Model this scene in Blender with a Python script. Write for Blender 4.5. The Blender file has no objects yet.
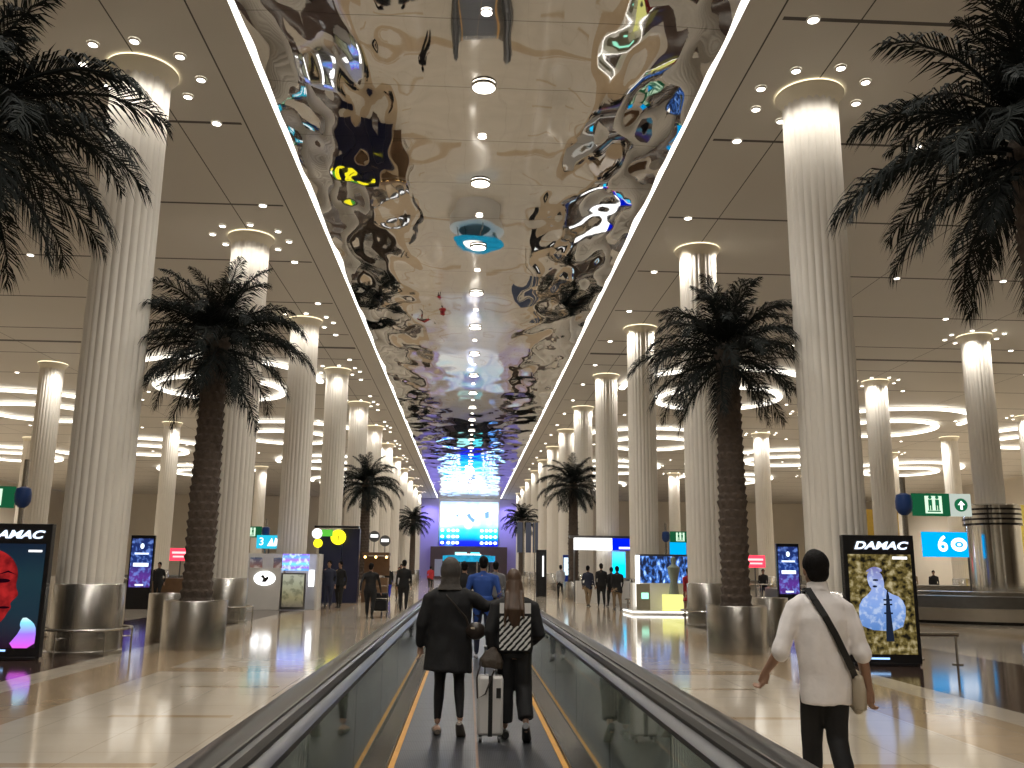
import bpy, bmesh, math, random
from math import sin, cos, pi, radians as R_
from mathutils import Vector, Matrix, noise, kdtree
random.seed(7)
SC = bpy.context.scene
COL = SC.collection
TS = bpy.data.scenes.new('scratch')
def tdg():
    with bpy.context.temp_override(scene=TS, view_layer=TS.view_layers[0]):
        d = bpy.context.evaluated_depsgraph_get(); d.update(); return d
CX = 0.1            # hall centre line
# ------------------------------------------------------------------ materials
MATS = {}
def base_mat(name):
    m = bpy.data.materials.new(name); m.use_nodes = True
    nt = m.node_tree; nt.nodes.clear()
    out = nt.nodes.new('ShaderNodeOutputMaterial')
    return m, nt, out
def N(nt, t, **kw):
    n = nt.nodes.new(t)
    for k, v in kw.items(): setattr(n, k, v)
    return n
def link(nt, a, b): nt.links.new(a, b)
def setin(nt, sock, v):
    if isinstance(v, bpy.types.NodeSocket): nt.links.new(v, sock)
    else: sock.default_value = v
def mth(nt, op, a, b=None, c=None):
    n = N(nt, 'ShaderNodeMath', operation=op)
    setin(nt, n.inputs[0], a)
    if b is not None: setin(nt, n.inputs[1], b)
    if c is not None: setin(nt, n.inputs[2], c)
    return n.outputs[0]
def mixc(nt, f, a, b):
    n = N(nt, 'ShaderNodeMix', data_type='RGBA')
    setin(nt, n.inputs[0], f); setin(nt, n.inputs[6], a); setin(nt, n.inputs[7], b)
    return n.outputs[2]
def c4(c): return (c[0], c[1], c[2], 1)
def xyz(nt):
    tc = N(nt, 'ShaderNodeTexCoord'); sp = N(nt, 'ShaderNodeSeparateXYZ')
    link(nt, tc.outputs['Object'], sp.inputs[0])
    return tc.outputs['Object'], sp.outputs[0], sp.outputs[1], sp.outputs[2]
def noise_n(nt, vec, scale, detail=3, sc3=None):
    if sc3:
        mp = N(nt, 'ShaderNodeMapping'); mp.inputs['Scale'].default_value = sc3
        link(nt, vec, mp.inputs[0]); vec = mp.outputs[0]
    n = N(nt, 'ShaderNodeTexNoise'); n.inputs['Scale'].default_value = scale; n.inputs['Detail'].default_value = detail
    link(nt, vec, n.inputs['Vector'])
    return n.outputs['Fac']
def pmat(name, col, rough=.5, metal=0, var=.12, vscale=6, bump=0, bscale=30, spec=.5, sc3=None):
    if name in MATS: return MATS[name]
    m, nt, out = base_mat(name)
    b = N(nt, 'ShaderNodeBsdfPrincipled')
    v, x, y, z = xyz(nt)
    f = noise_n(nt, v, vscale, 3, sc3)
    d = tuple(c * (1 - var) for c in col); l = tuple(min(1, c * (1 + var)) for c in col)
    link(nt, mixc(nt, f, c4(d), c4(l)), b.inputs['Base Color'])
    b.inputs['Roughness'].default_value = rough; b.inputs['Metallic'].default_value = metal
    b.inputs['Specular IOR Level'].default_value = spec
    if bump:
        bp = N(nt, 'ShaderNodeBump'); bp.inputs['Strength'].default_value = bump; bp.inputs['Distance'].default_value = .02
        link(nt, noise_n(nt, v, bscale, 4, sc3), bp.inputs['Height']); link(nt, bp.outputs[0], b.inputs['Normal'])
    link(nt, b.outputs[0], out.inputs[0]); MATS[name] = m
    return m
def emat(name, col, strength, sample=False, var=0.0):
    if name in MATS: return MATS[name]
    m, nt, out = base_mat(name)
    e = N(nt, 'ShaderNodeEmission'); e.inputs[1].default_value = strength
    if var:
        v, x, y, z = xyz(nt); f = noise_n(nt, v, 5, 2)
        link(nt, mixc(nt, f, c4([c * (1 - var) for c in col]), c4([min(1, c * (1 + var)) for c in col])), e.inputs[0])
    else: e.inputs[0].default_value = c4(col)
    link(nt, e.outputs[0], out.inputs[0])
    if not sample: m.cycles.emission_sampling = 'NONE'
    MATS[name] = m
    return m
def gradmat(name, stops, z0, z1, strength, axis=2, blotch=None, bscale=3, const=False, sample=False, bamt=.5):
    """screen picture: colour bands up the panel plus procedural blotches"""
    m, nt, out = base_mat(name)
    v, x, y, z = xyz(nt)
    a = (x, y, z)[axis]
    t = mth(nt, 'DIVIDE', mth(nt, 'SUBTRACT', a, z0), z1 - z0)
    if not const: t = mth(nt, 'ADD', t, mth(nt, 'MULTIPLY', mth(nt, 'SUBTRACT', noise_n(nt, v, bscale * .7, 2), .5), .15))
    r = N(nt, 'ShaderNodeValToRGB'); cr = r.color_ramp
    if const: cr.interpolation = 'CONSTANT'
    while len(cr.elements) < len(stops): cr.elements.new(.5)
    for e, (p, c) in zip(cr.elements, stops): e.position = p; e.color = c4(c)
    link(nt, t, r.inputs[0]); col = r.outputs[0]
    if blotch:
        f = noise_n(nt, v, bscale, 3)
        g = N(nt, 'ShaderNodeMapRange'); g.inputs[1].default_value = .5; g.inputs[2].default_value = .62
        link(nt, f, g.inputs[0])
        col = mixc(nt, mth(nt, 'MULTIPLY', g.outputs[0], bamt), col, c4(blotch))
    e = N(nt, 'ShaderNodeEmission'); e.inputs[1].default_value = strength
    link(nt, col, e.inputs[0])
    gl = N(nt, 'ShaderNodeBsdfGlossy'); gl.inputs[1].default_value = .1; gl.inputs[0].default_value = (.04, .04, .04, 1)
    ad = N(nt, 'ShaderNodeAddShader'); link(nt, e.outputs[0], ad.inputs[0]); link(nt, gl.outputs[0], ad.inputs[1])
    link(nt, ad.outputs[0], out.inputs[0])
    if not sample: m.cycles.emission_sampling = 'NONE'
    return m
# ------------------------------------------------------------------ mesh builder
class MB:
    def __init__(s): s.bm = bmesh.new(); s.mi = 0
    def _f(s, vs, sm=False):
        try:
            f = s.bm.faces.new(vs); f.material_index = s.mi; f.smooth = sm; return f
        except ValueError: return None
    def box(s, x, y, z, sx, sy, sz, rz=0, M=None):
        m = Matrix.Translation((x, y, z)) @ Matrix.Rotation(rz, 4, 'Z')
        if M: m = M
        vs = [s.bm.verts.new(m @ Vector((a * sx / 2, b * sy / 2, c * sz / 2))) for a in (-1, 1) for b in (-1, 1) for c in (-1, 1)]
        for q in ((0, 1, 3, 2), (4, 6, 7, 5), (0, 4, 5, 1), (2, 3, 7, 6), (0, 2, 6, 4), (1, 5, 7, 3)): s._f([vs[i] for i in q])
        return s
    def lathe(s, prof, n=32, c=(0, 0, 0), sm=True, capb=True, capt=True, rf=None):
        rings = []
        for r, z in prof:
            rings.append([s.bm.verts.new((c[0] + (r + (rf(2 * pi * k / n, z) if rf else 0)) * cos(2 * pi * k / n), c[1] + (r + (rf(2 * pi * k / n, z) if rf else 0)) * sin(2 * pi * k / n), c[2] + z)) for k in range(n)])
        for a, b in zip(rings, rings[1:]):
            for k in range(n): s._f([a[k], a[(k + 1) % n], b[(k + 1) % n], b[k]], sm)
        if capb: s._f(rings[0][::-1])
        if capt: s._f(rings[-1])
        return s
    def tube(s, pts, rad, n=10, sm=True, cap=True, up=None):
        """swept tube; rad: float or list of float/(ra,rb)"""
        P = [Vector(p) for p in pts]
        if not isinstance(rad, (list, tuple)): rad = [rad] * len(P)
        rings = []; prev = None
        for i, p in enumerate(P):
            t = (P[min(i + 1, len(P) - 1)] - P[max(i - 1, 0)]).normalized()
            u = Vector(up) if up else (Vector((0, 0, 1)) if abs(t.z) < .9 else Vector((0, 1, 0)))
            if prev is not None and not up: u = prev
            a = u.cross(t)
            if a.length < 1e-5: a = Vector((1, 0, 0))
            a.normalize(); b = t.cross(a).normalized(); prev = b
            r = rad[i]; ra, rb = (r if isinstance(r, (tuple, list)) else (r, r))
            rings.append([s.bm.verts.new(p + a * ra * cos(2 * pi * k / n) + b * rb * sin(2 * pi * k / n)) for k in range(n)])
        for a, b in zip(rings, rings[1:]):
            for k in range(n): s._f([a[k], a[(k + 1) % n], b[(k + 1) % n], b[k]], sm)
        if cap: s._f(rings[0][::-1]); s._f(rings[-1])
        return s
    def ring(s, c, R, r, n=48, m=8, a0=0, a1=2 * pi, rb=None):
        full = abs(a1 - a0 - 2 * pi) < 1e-6; rb = rb or r
        rings = []
        cnt = n if full else n + 1
        for i in range(cnt):
            a = a0 + (a1 - a0) * i / n
            rings.append([s.bm.verts.new((c[0] + (R + r * cos(2 * pi * k / m)) * cos(a), c[1] + (R + r * cos(2 * pi * k / m)) * sin(a), c[2] + rb * sin(2 * pi * k / m))) for k in range(m)])
        pr = list(zip(rings, rings[1:])) + ([(rings[-1], rings[0])] if full else [])
        for a, b in pr:
            for k in range(m): s._f([a[k], b[k], b[(k + 1) % m], a[(k + 1) % m]], True)
        if not full: s._f(rings[0]); s._f(rings[-1][::-1])
        return s
    def ell(s, c, r, M=None, u=14, v=10):
        m = Matrix.Translation(c) @ (M or Matrix.Identity(4)) @ Matrix.Diagonal((r[0], r[1], r[2], 1))
        k0 = len(s.bm.faces)
        ret = bmesh.ops.create_uvsphere(s.bm, u_segments=u, v_segments=v, radius=1, matrix=m)
        for vv in ret['verts']:
            for f in vv.link_faces: f.material_index = s.mi; f.smooth = True
        return s
    def poly(s, pts): s._f([s.bm.verts.new(p) for p in pts]); return s
    def prism(s, pts, y0, y1):
        """outline in x,z extruded along y"""
        a = [s.bm.verts.new((p[0], y0, p[1])) for p in pts]; b = [s.bm.verts.new((p[0], y1, p[1])) for p in pts]
        s._f(a); s._f(b[::-1]); n = len(pts)
        for i in range(n): s._f([a[i], b[i], b[(i + 1) % n], a[(i + 1) % n]])
        return s
    def mesh(s, name, mats):
        me = bpy.data.meshes.new(name)
        bmesh.ops.recalc_face_normals(s.bm, faces=s.bm.faces[:])
        s.bm.to_mesh(me); s.bm.free(); me.set_sharp_from_angle(angle=R_(38))
        for m in (mats if isinstance(mats, (list, tuple)) else [mats]): me.materials.append(m)
        return me
    def build(s, name, mats, parent=None, loc=None, bevel=0):
        o = bpy.data.objects.new(name, s.mesh(name, mats)); COL.objects.link(o)
        if parent: o.parent = parent
        if loc: o.location = loc
        if bevel:
            b = o.modifiers.new('b', 'BEVEL'); b.width = bevel; b.segments = 2; b.limit_method = 'ANGLE'
        return o
def thing(name, label, cat, loc=(0, 0, 0), rz=0, group=None):
    o = bpy.data.objects.new(name, None); COL.objects.link(o)
    o.location = loc; o.rotation_euler = (0, 0, rz); o.empty_display_size = .2
    tag(o, label, cat, group); return o
def tag(o, label, cat, group=None, kind=None):
    o['label'] = label; o['category'] = cat
    if group: o['group'] = group
    if kind: o['kind'] = kind
    return o
def struct(o): o['kind'] = 'structure'; return o
def dup(o, loc=None, rz=None, parent=None):
    r = o.copy(); COL.objects.link(r)
    if parent: r.parent = parent
    if loc is not None: r.location = loc
    if rz is not None: r.rotation_euler = (0, 0, rz)
    for ch in list(o.children):
        c = ch.copy(); COL.objects.link(c); c.parent = r
        for g in ch.children:
            d = g.copy(); COL.objects.link(d); d.parent = c
    return r
def text(s, size, mat, parent, loc, name='lettering', rot=(pi / 2, 0, 0), shear=0, sx=1, bold=0, ext=.004, align='CENTER'):
    cu = bpy.data.curves.new('t', 'FONT'); cu.body = s; cu.size = size; cu.shear = shear; cu.offset = bold; cu.extrude = ext
    cu.align_x = align; cu.align_y = 'CENTER'
    o = bpy.data.objects.new('t', cu); TS.collection.objects.link(o)
    dg = tdg()
    me = bpy.data.meshes.new_from_object(o.evaluated_get(dg))
    bpy.data.objects.remove(o); me.materials.clear(); me.materials.append(mat)
    for v in me.vertices: v.co.x *= sx
    t = bpy.data.objects.new(name, me); COL.objects.link(t); t.parent = parent; t.location = loc; t.rotation_euler = rot
    return t
def ordw(n): return ['first', 'second', 'third', 'fourth', 'fifth', 'sixth', 'seventh', 'eighth', 'ninth', 'tenth', 'eleventh', 'twelfth', 'thirteenth'][n]

steel = pmat('brushed_steel', (.52, .5, .47), .26, 1, .1, 8, .15, 60, sc3=(1, 1, .03))
steel_dk = pmat('dark_steel', (.2, .2, .2), .3, 1)
chrome = pmat('polished_steel', (.7, .7, .68), .12, 1)
white_p = pmat('white_panel', (.72, .7, .66), .4, var=.04)
black_p = pmat('black_panel', (.012, .012, .014), .25)
black_r = pmat('black_rubber', (.015, .015, .017), .28)
dkgrey = pmat('dark_grey', (.06, .06, .065), .5)
col_m = pmat('column_plaster', (.76, .72, .65), .45, var=.03, vscale=2)
lamp_w = emat('lamp_white', (1, .93, .82), 9)
lamp_w2 = emat('lamp_ring', (1, .94, .83), 2.6, True)
led_w = emat('led_white', (1, .96, .9), 4.0, True)
# ------------------------------------------------------------------ floor
YE = 134.0; YB = -14.0; XW = 58.0; ZC = 11.66
m, nt, out = base_mat('polished_floor')
b = N(nt, 'ShaderNodeBsdfPrincipled'); v, x, y, z = xyz(nt)
ax = mth(nt, 'ABSOLUTE', mth(nt, 'SUBTRACT', x, CX))
cream = mixc(nt, noise_n(nt, v, 1.3, 5), (.50, .43, .34, 1), (.64, .57, .47, 1))
tan = mixc(nt, noise_n(nt, v, 2.2, 5), (.40, .29, .18, 1), (.50, .38, .25, 1))
dark = mixc(nt, noise_n(nt, v, 9, 5), (.05, .03, .025, 1), (.10, .065, .05, 1))
def band(a, lo, hi): return mth(nt, 'MULTIPLY', mth(nt, 'GREATER_THAN', a, lo), mth(nt, 'LESS_THAN', a, hi))
col = mixc(nt, band(ax, 4.75, 5.9), cream, tan)
# thin tan cross bars in the cream walkways, every 2.45 m
ym = mth(nt, 'MODULO', mth(nt, 'ADD', y, 100.0), 2.45)
bar = mth(nt, 'MULTIPLY', mth(nt, 'LESS_THAN', ym, .16), band(ax, 2.6, 3.9))
col = mixc(nt, bar, col, tan)
y9 = mth(nt, 'MODULO', mth(nt, 'ADD', y, 93.3), 9.8)
col = mixc(nt, mth(nt, 'MULTIPLY', band(ax, 1.0, 5.0), mth(nt, 'LESS_THAN', y9, .55)), col, tan)
dk = mth(nt, 'MULTIPLY', band(ax, 6.45, 9.9), mth(nt, 'GREATER_THAN', y9, .0))
col = mixc(nt, dk, col, dark)
# outer field: bands on the column grid
xo = mth(nt, 'MODULO', mth(nt, 'ADD', ax, 0.6), 7.2)
ob = mth(nt, 'MULTIPLY', mth(nt, 'GREATER_THAN', ax, 10.5), mth(nt, 'LESS_THAN', xo, 1.0))
col = mixc(nt, ob, col, tan)
tx = mth(nt, 'LESS_THAN', mth(nt, 'MODULO', mth(nt, 'ADD', x, 60.0), .9), .008)
ty = mth(nt, 'LESS_THAN', mth(nt, 'MODULO', mth(nt, 'ADD', y, 60.0), .9), .008)
col = mixc(nt, mth(nt, 'MULTIPLY', mth(nt, 'MAXIMUM', tx, ty), .5), col, (.2, .15, .1, 1))
link(nt, col, b.inputs['Base Color']); b.inputs['Roughness'].default_value = .09
b.inputs['Specular IOR Level'].default_value = .85
bp = N(nt, 'ShaderNodeBump'); bp.inputs['Strength'].default_value = .05; bp.inputs['Distance'].default_value = .01
link(nt, noise_n(nt, v, 3.5, 3), bp.inputs['Height']); link(nt, bp.outputs[0], b.inputs['Normal'])
link(nt, b.outputs[0], out.inputs[0]); floor_m = m
struct(MB().box(0, (YE + YB) / 2, -.1, 2 * XW, YE - YB, .2).build('floor', floor_m))
# ------------------------------------------------------------------ ceiling
m, nt, out = base_mat('ceiling_panels')
b = N(nt, 'ShaderNodeBsdfPrincipled'); v, x, y, z = xyz(nt)
ax = mth(nt, 'ABSOLUTE', mth(nt, 'SUBTRACT', x, CX))
basec = mixc(nt, noise_n(nt, v, .4, 2), (.53, .50, .45, 1), (.57, .54, .48, 1))
s1 = mth(nt, 'LESS_THAN', mth(nt, 'MODULO', mth(nt, 'ADD', y, 4.82 * 20 - 19.46 + .055), 4.82), .11)
out_of_margin = mth(nt, 'GREATER_THAN', ax, 5.55)
s1 = mth(nt, 'MULTIPLY', s1, out_of_margin)
s2 = mth(nt, 'LESS_THAN', mth(nt, 'ABSOLUTE', mth(nt, 'SUBTRACT', ax, 5.45)), .018)
s3 = mth(nt, 'LESS_THAN', mth(nt, 'ABSOLUTE', mth(nt, 'SUBTRACT', mth(nt, 'MODULO', mth(nt, 'ADD', ax, .05), 7.05), 0.0)), .03)
big = mth(nt, 'LESS_THAN', mth(nt, 'ABSOLUTE', mth(nt, 'SUBTRACT', mth(nt, 'MODULO', y, 49.0), 41.2)), .17)
seam = mth(nt, 'MAXIMUM', mth(nt, 'MAXIMUM', s1, s2), mth(nt, 'MAXIMUM', mth(nt, 'MULTIPLY', s3, out_of_margin), mth(nt, 'MULTIPLY', big, out_of_margin)))
link(nt, mixc(nt, seam, basec, (.06, .05, .04, 1)), b.inputs['Base Color']); b.inputs['Roughness'].default_value = .6
link(nt, b.outputs[0], out.inputs[0])
CM = .15; cm = MB(); HW = 4.72
for sgn in (-1, 1):
    cm.box(CM + sgn * (HW + (XW - HW) / 2), (YE + YB) / 2, ZC + .2, XW - HW, YE - YB, .4)
struct(cm.build('ceiling', m))
# mirror strip between them: polished panels that never lie quite flat
nx, ny = 56, 1100
bm = bmesh.new(); rows = []
x0, x1 = CM - HW + .05, CM + HW - .05; ya, yb = YB, YE
for j in range(ny + 1):
    t = j / ny; yy = ya + (yb - ya) * t; row = []
    for i in range(nx + 1):
        u = i / nx; xx = x0 + (x1 - x0) * u; cxn = abs(2 * u - 1)
        amp = .006 + .040 * min(1, max(0, (cxn - .22) / .35)) ** 1.3
        zz = amp * (noise.noise(Vector((xx * .95, yy * .42, 3.1))) + .35 * noise.noise(Vector((xx * 2.2 + 9, yy * .9, 7.7)))) * 1.5
        zz += .012 * cos(pi * 2 * ((yy / 4.9) % 1)) * cxn
        row.append(bm.verts.new((xx, yy, ZC + .07 + zz)))
    rows.append(row)
for a, c in zip(rows, rows[1:]):
    for i in range(nx):
        f = bm.faces.new([a[i], c[i], c[i + 1], a[i + 1]]); f.smooth = True
me = bpy.data.meshes.new('mirror_ceiling'); bm.to_mesh(me); bm.free()
m, nt, out = base_mat('mirror_metal'); b = N(nt, 'ShaderNodeBsdfPrincipled'); v, x, y, z = xyz(nt)
jt = mth(nt, 'LESS_THAN', mth(nt, 'MODULO', mth(nt, 'ADD', y, 100.0), 2.45), .02)
link(nt, mixc(nt, jt, (.50, .485, .46, 1), (.2, .19, .18, 1)), b.inputs['Base Color'])
b.inputs['Metallic'].default_value = 1; b.inputs['Roughness'].default_value = .025
link(nt, b.outputs[0], out.inputs[0]); me.materials.append(m)
mo = bpy.data.objects.new('ceiling_mirror', me); COL.objects.link(mo)
struct(mo)
struct(MB().box(CM, (YE + YB) / 2, ZC + .34, 2 * HW - .02, YE - YB, .1).build('ceiling_backing', dkgrey))
for sgn, nm in ((-1, 'left'), (1, 'right')):
    struct(MB().box(CM + sgn * (HW - .04), (YE + YB) / 2 + 5, ZC + .02, .05, YE - YB - 12, .04).build('trim_' + nm, led_w))
def lamp(kind, loc, e, size=.1, ang=None, blend=.6, color=(1, .945, .86), name='lamp', rot=None):
    L = bpy.data.lights.new(name, kind); L.energy = e; L.color = color
    if kind == 'SPOT': L.spot_size = R_(ang or 90); L.spot_blend = blend; L.shadow_soft_size = size
    elif kind == 'POINT': L.shadow_soft_size = size
    o = bpy.data.objects.new(name, L); COL.objects.link(o); o.location = loc
    if rot: o.rotation_euler = rot
    return o
# ------------------------------------------------------------------ walls
wall_m = pmat('beige_wall', (.62, .56, .46), .6, var=.05, vscale=.5)
for sgn in (-1, 1):
    for yy in (30, 50, 70, 90, 110): lamp('SPOT', (sgn * 49, yy, ZC - .1), 5500, .4, 160, .6)  # added spots with no fixtures, to brighten the far side walls
lilac = pmat('lilac_lit_wall', (.42, .38, .62), .5, var=.04, vscale=.5)  # violet light from the end screen put into this wall colour
struct(MB().box(0, YE + .2, ZC / 2, 2 * XW, .4, ZC).build('wall_far', wall_m))
struct(MB().box(0, YB - .2, ZC / 2, 2 * XW, .4, ZC).build('wall_back', wall_m))
struct(MB().box(-XW - .2, (YE + YB) / 2, ZC / 2, .4, YE - YB, ZC).build('wall_left', wall_m))
struct(MB().box(XW + .2, (YE + YB) / 2, ZC / 2, .4, YE - YB, ZC).build('wall_right', wall_m))
# ------------------------------------------------------------------ columns
NF = 24
def flute(a, z): return -.034 * abs(sin(a * NF / 2)) ** 1.0 if 1.3 < z < 11.5 else 0
sh = MB().lathe([(.57, 1.24), (.58, 1.32), (.585, 6), (.575, 11.1), (.58, 11.36)], 192, rf=lambda a, z: -.024 * (1 - abs(sin(a * NF / 2))), capb=False, capt=False).mesh('shaft', col_m)
cl = MB().lathe([(.66, 0), (.66, .06), (.615, .08), (.615, 1.22), (.60, 1.24)], 64).mesh('base_cladding', steel)
co = MB(); co.lathe([(.56, 11.30), (.585, 11.36), (.61, 11.46), (.68, 11.55), (.71, 11.58), (.71, 11.62)], 64, capb=False, capt=False)
co.mi = 1; co.lathe([(.71, 11.62), (.70, 11.655)], 64, capb=False, capt=False)
collar_m = pmat('collar_cream', (.85, .79, .64), .5, var=.02)
ring_e = emat('collar_glow', (1, .84, .55), 2.0, False)
co = co.mesh('collar', [collar_m, ring_e])
gr = MB().ring((0, 0, .45), .80, .022, 48, 8)
for k in range(6):
    a = 2 * pi * k / 6 + .3; gr.tube([(.8 * cos(a), .8 * sin(a), 0), (.8 * cos(a), .8 * sin(a), .45)], .018, 8)
    gr.tube([(.8 * cos(a), .8 * sin(a), .3), (.6 * cos(a), .6 * sin(a), .3)], .014, 6)
gr = gr.mesh('guard_rail', steel)
def ob(name, me, parent, loc=None):
    o = bpy.data.objects.new(name, me); COL.objects.link(o); o.parent = parent
    if loc: o.location = loc
    return o
def column(x, y, label, group=None, rail=True):
    t = thing('fluted_column', label, 'column', (x, y, 0), 0, group)
    ob('shaft', sh, t); ob('base_cladding', cl, t); ob('collar', co, t)
    if rail: ob('guard_rail', gr, t)
    return t
spm = MB(); spm.lathe([(.115, 0), (.115, -.035), (.085, -.04)], 16, capb=False, capt=False); spm.mi = 1
spm.lathe([(.085, -.036), (.001, -.037)], 16, capb=False, capt=False)
spm = spm.mesh('spotlight', [white_p, lamp_w])
def cluster(x, y, label, near, group=None):
    t = thing('spotlight_cluster', label, 'spotlights', (x, y, ZC - .005), 0, group)
    for k in range(8):
        a = 2 * pi * k / 8 + .2
        ob('spotlight', spm, t, (1.15 * cos(a), 1.15 * sin(a), 0))
    if near:
        for k in range(0, 8, 1 if near > 1 else 2):
            a = 2 * pi * k / 8 + .2
            lamp('SPOT', (x + 1.15 * cos(a), y + 1.15 * sin(a), ZC - .08), (E_SP if near > 1 else E_SP * 2), .08, 125, .8)
    else:
        for sgn in (-1, 1): lamp('SPOT', (x + 1.1 * sgn * .7, y - 1.1 * .7, ZC - .08), E_SP * 4, .12, 130, .8)
E_SP = 88
Y0, DY = 17.3, 9.58
for k in range(-2, 12):
    y = Y0 + k * DY
    if k < 0: w = None
    for sgn, nm in ((-1, 'left'), (1, 'right')):
        x = CX + sgn * 7.05
        if k < 0:
            if k == -2: continue
            lamp('SPOT', (x, y, ZC - .1), 700, .4, 135, .8); continue
        column(x, y, f'white fluted column on steel base, {ordw(k)} from the front in the {nm} row beside the mirrored ceiling')
        if nm == 'left' or k == 0:
            cluster(x, y, f'ring of eight spotlights around the top of the {ordw(k)} {nm}-row column', 2 if k < 3 else (1 if k < 6 else 0))
        else:
            for s2 in (-1, 1): lamp('SPOT', (x + .85 * s2, y - .5, ZC - .1), 230, .1, 140, .8)
n_o = {-1: 0, 1: 0}
for k in range(0, 9):
    y = Y0 + k * DY
    for sgn, nm in ((-1, 'left'), (1, 'right')):
        x = CX + sgn * 21.6
        if not (k == 2 and sgn > 0):
            column(x, y, f'white fluted column in the outer {nm} row, level with the {ordw(k)} column of the main row')
        if sgn > 0 or k % 3 == 1: cluster(x, y, f'spotlight ring on the ceiling around the outer {nm} column level with the {ordw(k)} main column', 0)
        else: lamp('SPOT', (x + 1, y - 1, ZC - .1), 500, .3, 140, .8)
        if k in (3, 4, 5, 6, 7, 8):
            column(CX + sgn * 36.0, y, f'distant white fluted column in the outermost {nm} row, level with the {ordw(k)} column of the main row', rail=False)
            if k % 2: lamp('SPOT', (CX + sgn * 34.5, y, ZC - .1), 1500, .3, 150, .8)
            if (k + (sgn > 0)) % 2: cluster(CX + sgn * 36.0, y, f'far spotlight ring around the outermost {nm} column level with the {ordw(k)} main column', 0)
# steel clad column with slots standing in the baggage carousel
t = column(CX + 21.6, Y0 + 2 * DY, 'white fluted column wrapped in a slotted mirror-steel drum behind the baggage carousel', rail=False)
dr = MB()
dr.lathe([(1.03, 0), (1.03, 3.55), (1.10, 3.56), (1.10, 4.35), (1.0, 4.4)], 64, capt=True)
dr.build('steel_drum', chrome, t)
sl = MB()
for q in range(4): sl.lathe([(1.108, 3.55 + q * .2), (1.112, 3.57 + q * .2), (1.108, 3.63 + q * .2)], 48, capb=False, capt=False)
sl.build('slot_bands', black_p, t)
# ------------------------------------------------------------------ downlights in seams
dl = MB(); dl.lathe([(.13, 0), (.13, -.02), (.10, -.025)], 16, capb=False, capt=False); dl.mi = 1; dl.lathe([(.10, -.024), (.001, -.025)], 16, capb=False, capt=False)
dl = dl.mesh('downlight', [white_p, lamp_w])
rr = random.Random(3); seg = [6.12, 10.4, 14.5, 18.8, 24.4, 28.7, 33]
nd = 0
for k in range(-1, 16):
    y = 19.46 + 4.82 * k
    for sgn, nm in ((-1, 'left'), (1, 'right')):
        for q, xs in enumerate(seg):
            if q and xs > y * .75 + 2: continue
            if q > 0 and (k * 3 + q * 5) % 4 == 3: continue
            o = bpy.data.objects.new('recessed_downlight', dl); COL.objects.link(o)
            o.location = (CX + sgn * (xs + (rr.uniform(-.5, .5) if q else 0)), y, ZC - .003)
            tag(o, f'small round downlight in a ceiling seam on the {nm} side of the hall', 'downlight', f'small recessed downlights in the {nm} ceiling seams')
            nd += 1
# round lights in the mirror strip
ml = MB(); ml.lathe([(.27, 0), (.27, -.05), (.24, -.06)], 24, capb=False, capt=False); ml.mi = 1; ml.lathe([(.24, -.055), (.001, -.056)], 24, capb=False, capt=False)
ml = ml.mesh('mirror_downlight', [steel, lamp_w])
for k in range(-5, 22):
    for half in (0, 1):
        y = 17.5 + 4.9 * k + (2.3 if half else 0)
        o = bpy.data.objects.new('mirror_downlight', ml); COL.objects.link(o); o.location = (CM, y, ZC + .06)
        if half: o.scale = (.42, .42, .42)
        tag(o, ('small' if half else 'large') + ' round downlight in the row along the centre of the mirrored ceiling', 'downlight',
            ('small' if half else 'large') + ' downlights along the mirrored ceiling')
    lamp('SPOT', (CX, 17.5 + 4.9 * k, ZC - .1), 800 if k < 0 else 480, .25, 160, .6)  # lamps nearest and behind the camera added, and stronger, to brighten the foreground
# ------------------------------------------------------------------ ring lights
hg = MB().tube([(0, 0, 0), (0, 0, .13)], .03, 6).mesh('hanger', steel_dk)
k = 0
for (yc, xs) in ((49.5, 14.4), (69.1, 14.4), (88.7, 14.4), (59.3, 28.8), (78.9, 28.8), (98.5, 28.8), (108, 14.4), (64, 43), (86, 43)):
    for sgn, nm in ((-1, 'left'), (1, 'right')):
        t = thing('ring_chandelier', f'glowing double ring light under the {nm} ceiling, ' + ['nearest pair', 'second pair back', 'third pair back', 'nearest of the outer bay', 'second of the outer bay', 'third of the outer bay', 'farthest of the inner bay', 'nearer of the outermost bay', 'farther of the outermost bay'][k], 'ring light', (CX + sgn * xs, yc, ZC - .18))
        MB().ring((0, 1.6, 0), 3.5, .20, 72, 8, rb=.10).build('inner_ring', lamp_w2, t)
        MB().ring((-sgn * 1.0, -1.4, 0), 5.1, .20, 72, 8, pi * .98, pi * 2.02, rb=.10).build('outer_arc', lamp_w2, t)
        for q in range(6):
            a = q * pi / 3; ob('hanger', hg, t, (3.5 * cos(a), 1.6 + 3.5 * sin(a), .05))
    k += 1
# ------------------------------------------------------------------ moving walkway
WX = .13; WY0, WY1 = -3.0, 34.0
glass_m, nt, out = base_mat('balustrade_glass')
tr = N(nt, 'ShaderNodeBsdfTransparent'); tr.inputs[0].default_value = (.78, .82, .79, 1)
gl = N(nt, 'ShaderNodeBsdfGlossy'); gl.inputs[1].default_value = .03; gl.inputs[0].default_value = (.9, .95, .95, 1)
lw = N(nt, 'ShaderNodeLayerWeight'); lw.inputs[0].default_value = .35
fr = mth(nt, 'MULTIPLY_ADD', lw.outputs['Fresnel'], .85, .05)
mx = N(nt, 'ShaderNodeMixShader'); link(nt, fr, mx.inputs[0]); link(nt, tr.outputs[0], mx.inputs[1]); link(nt, gl.outputs[0], mx.inputs[2])
link(nt, mx.outputs[0], out.inputs[0])
w = thing('moving_walkway', 'long moving walkway with black handrails and glass sides running down the hall', 'moving walkway', (WX, 0, 0))
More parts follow.
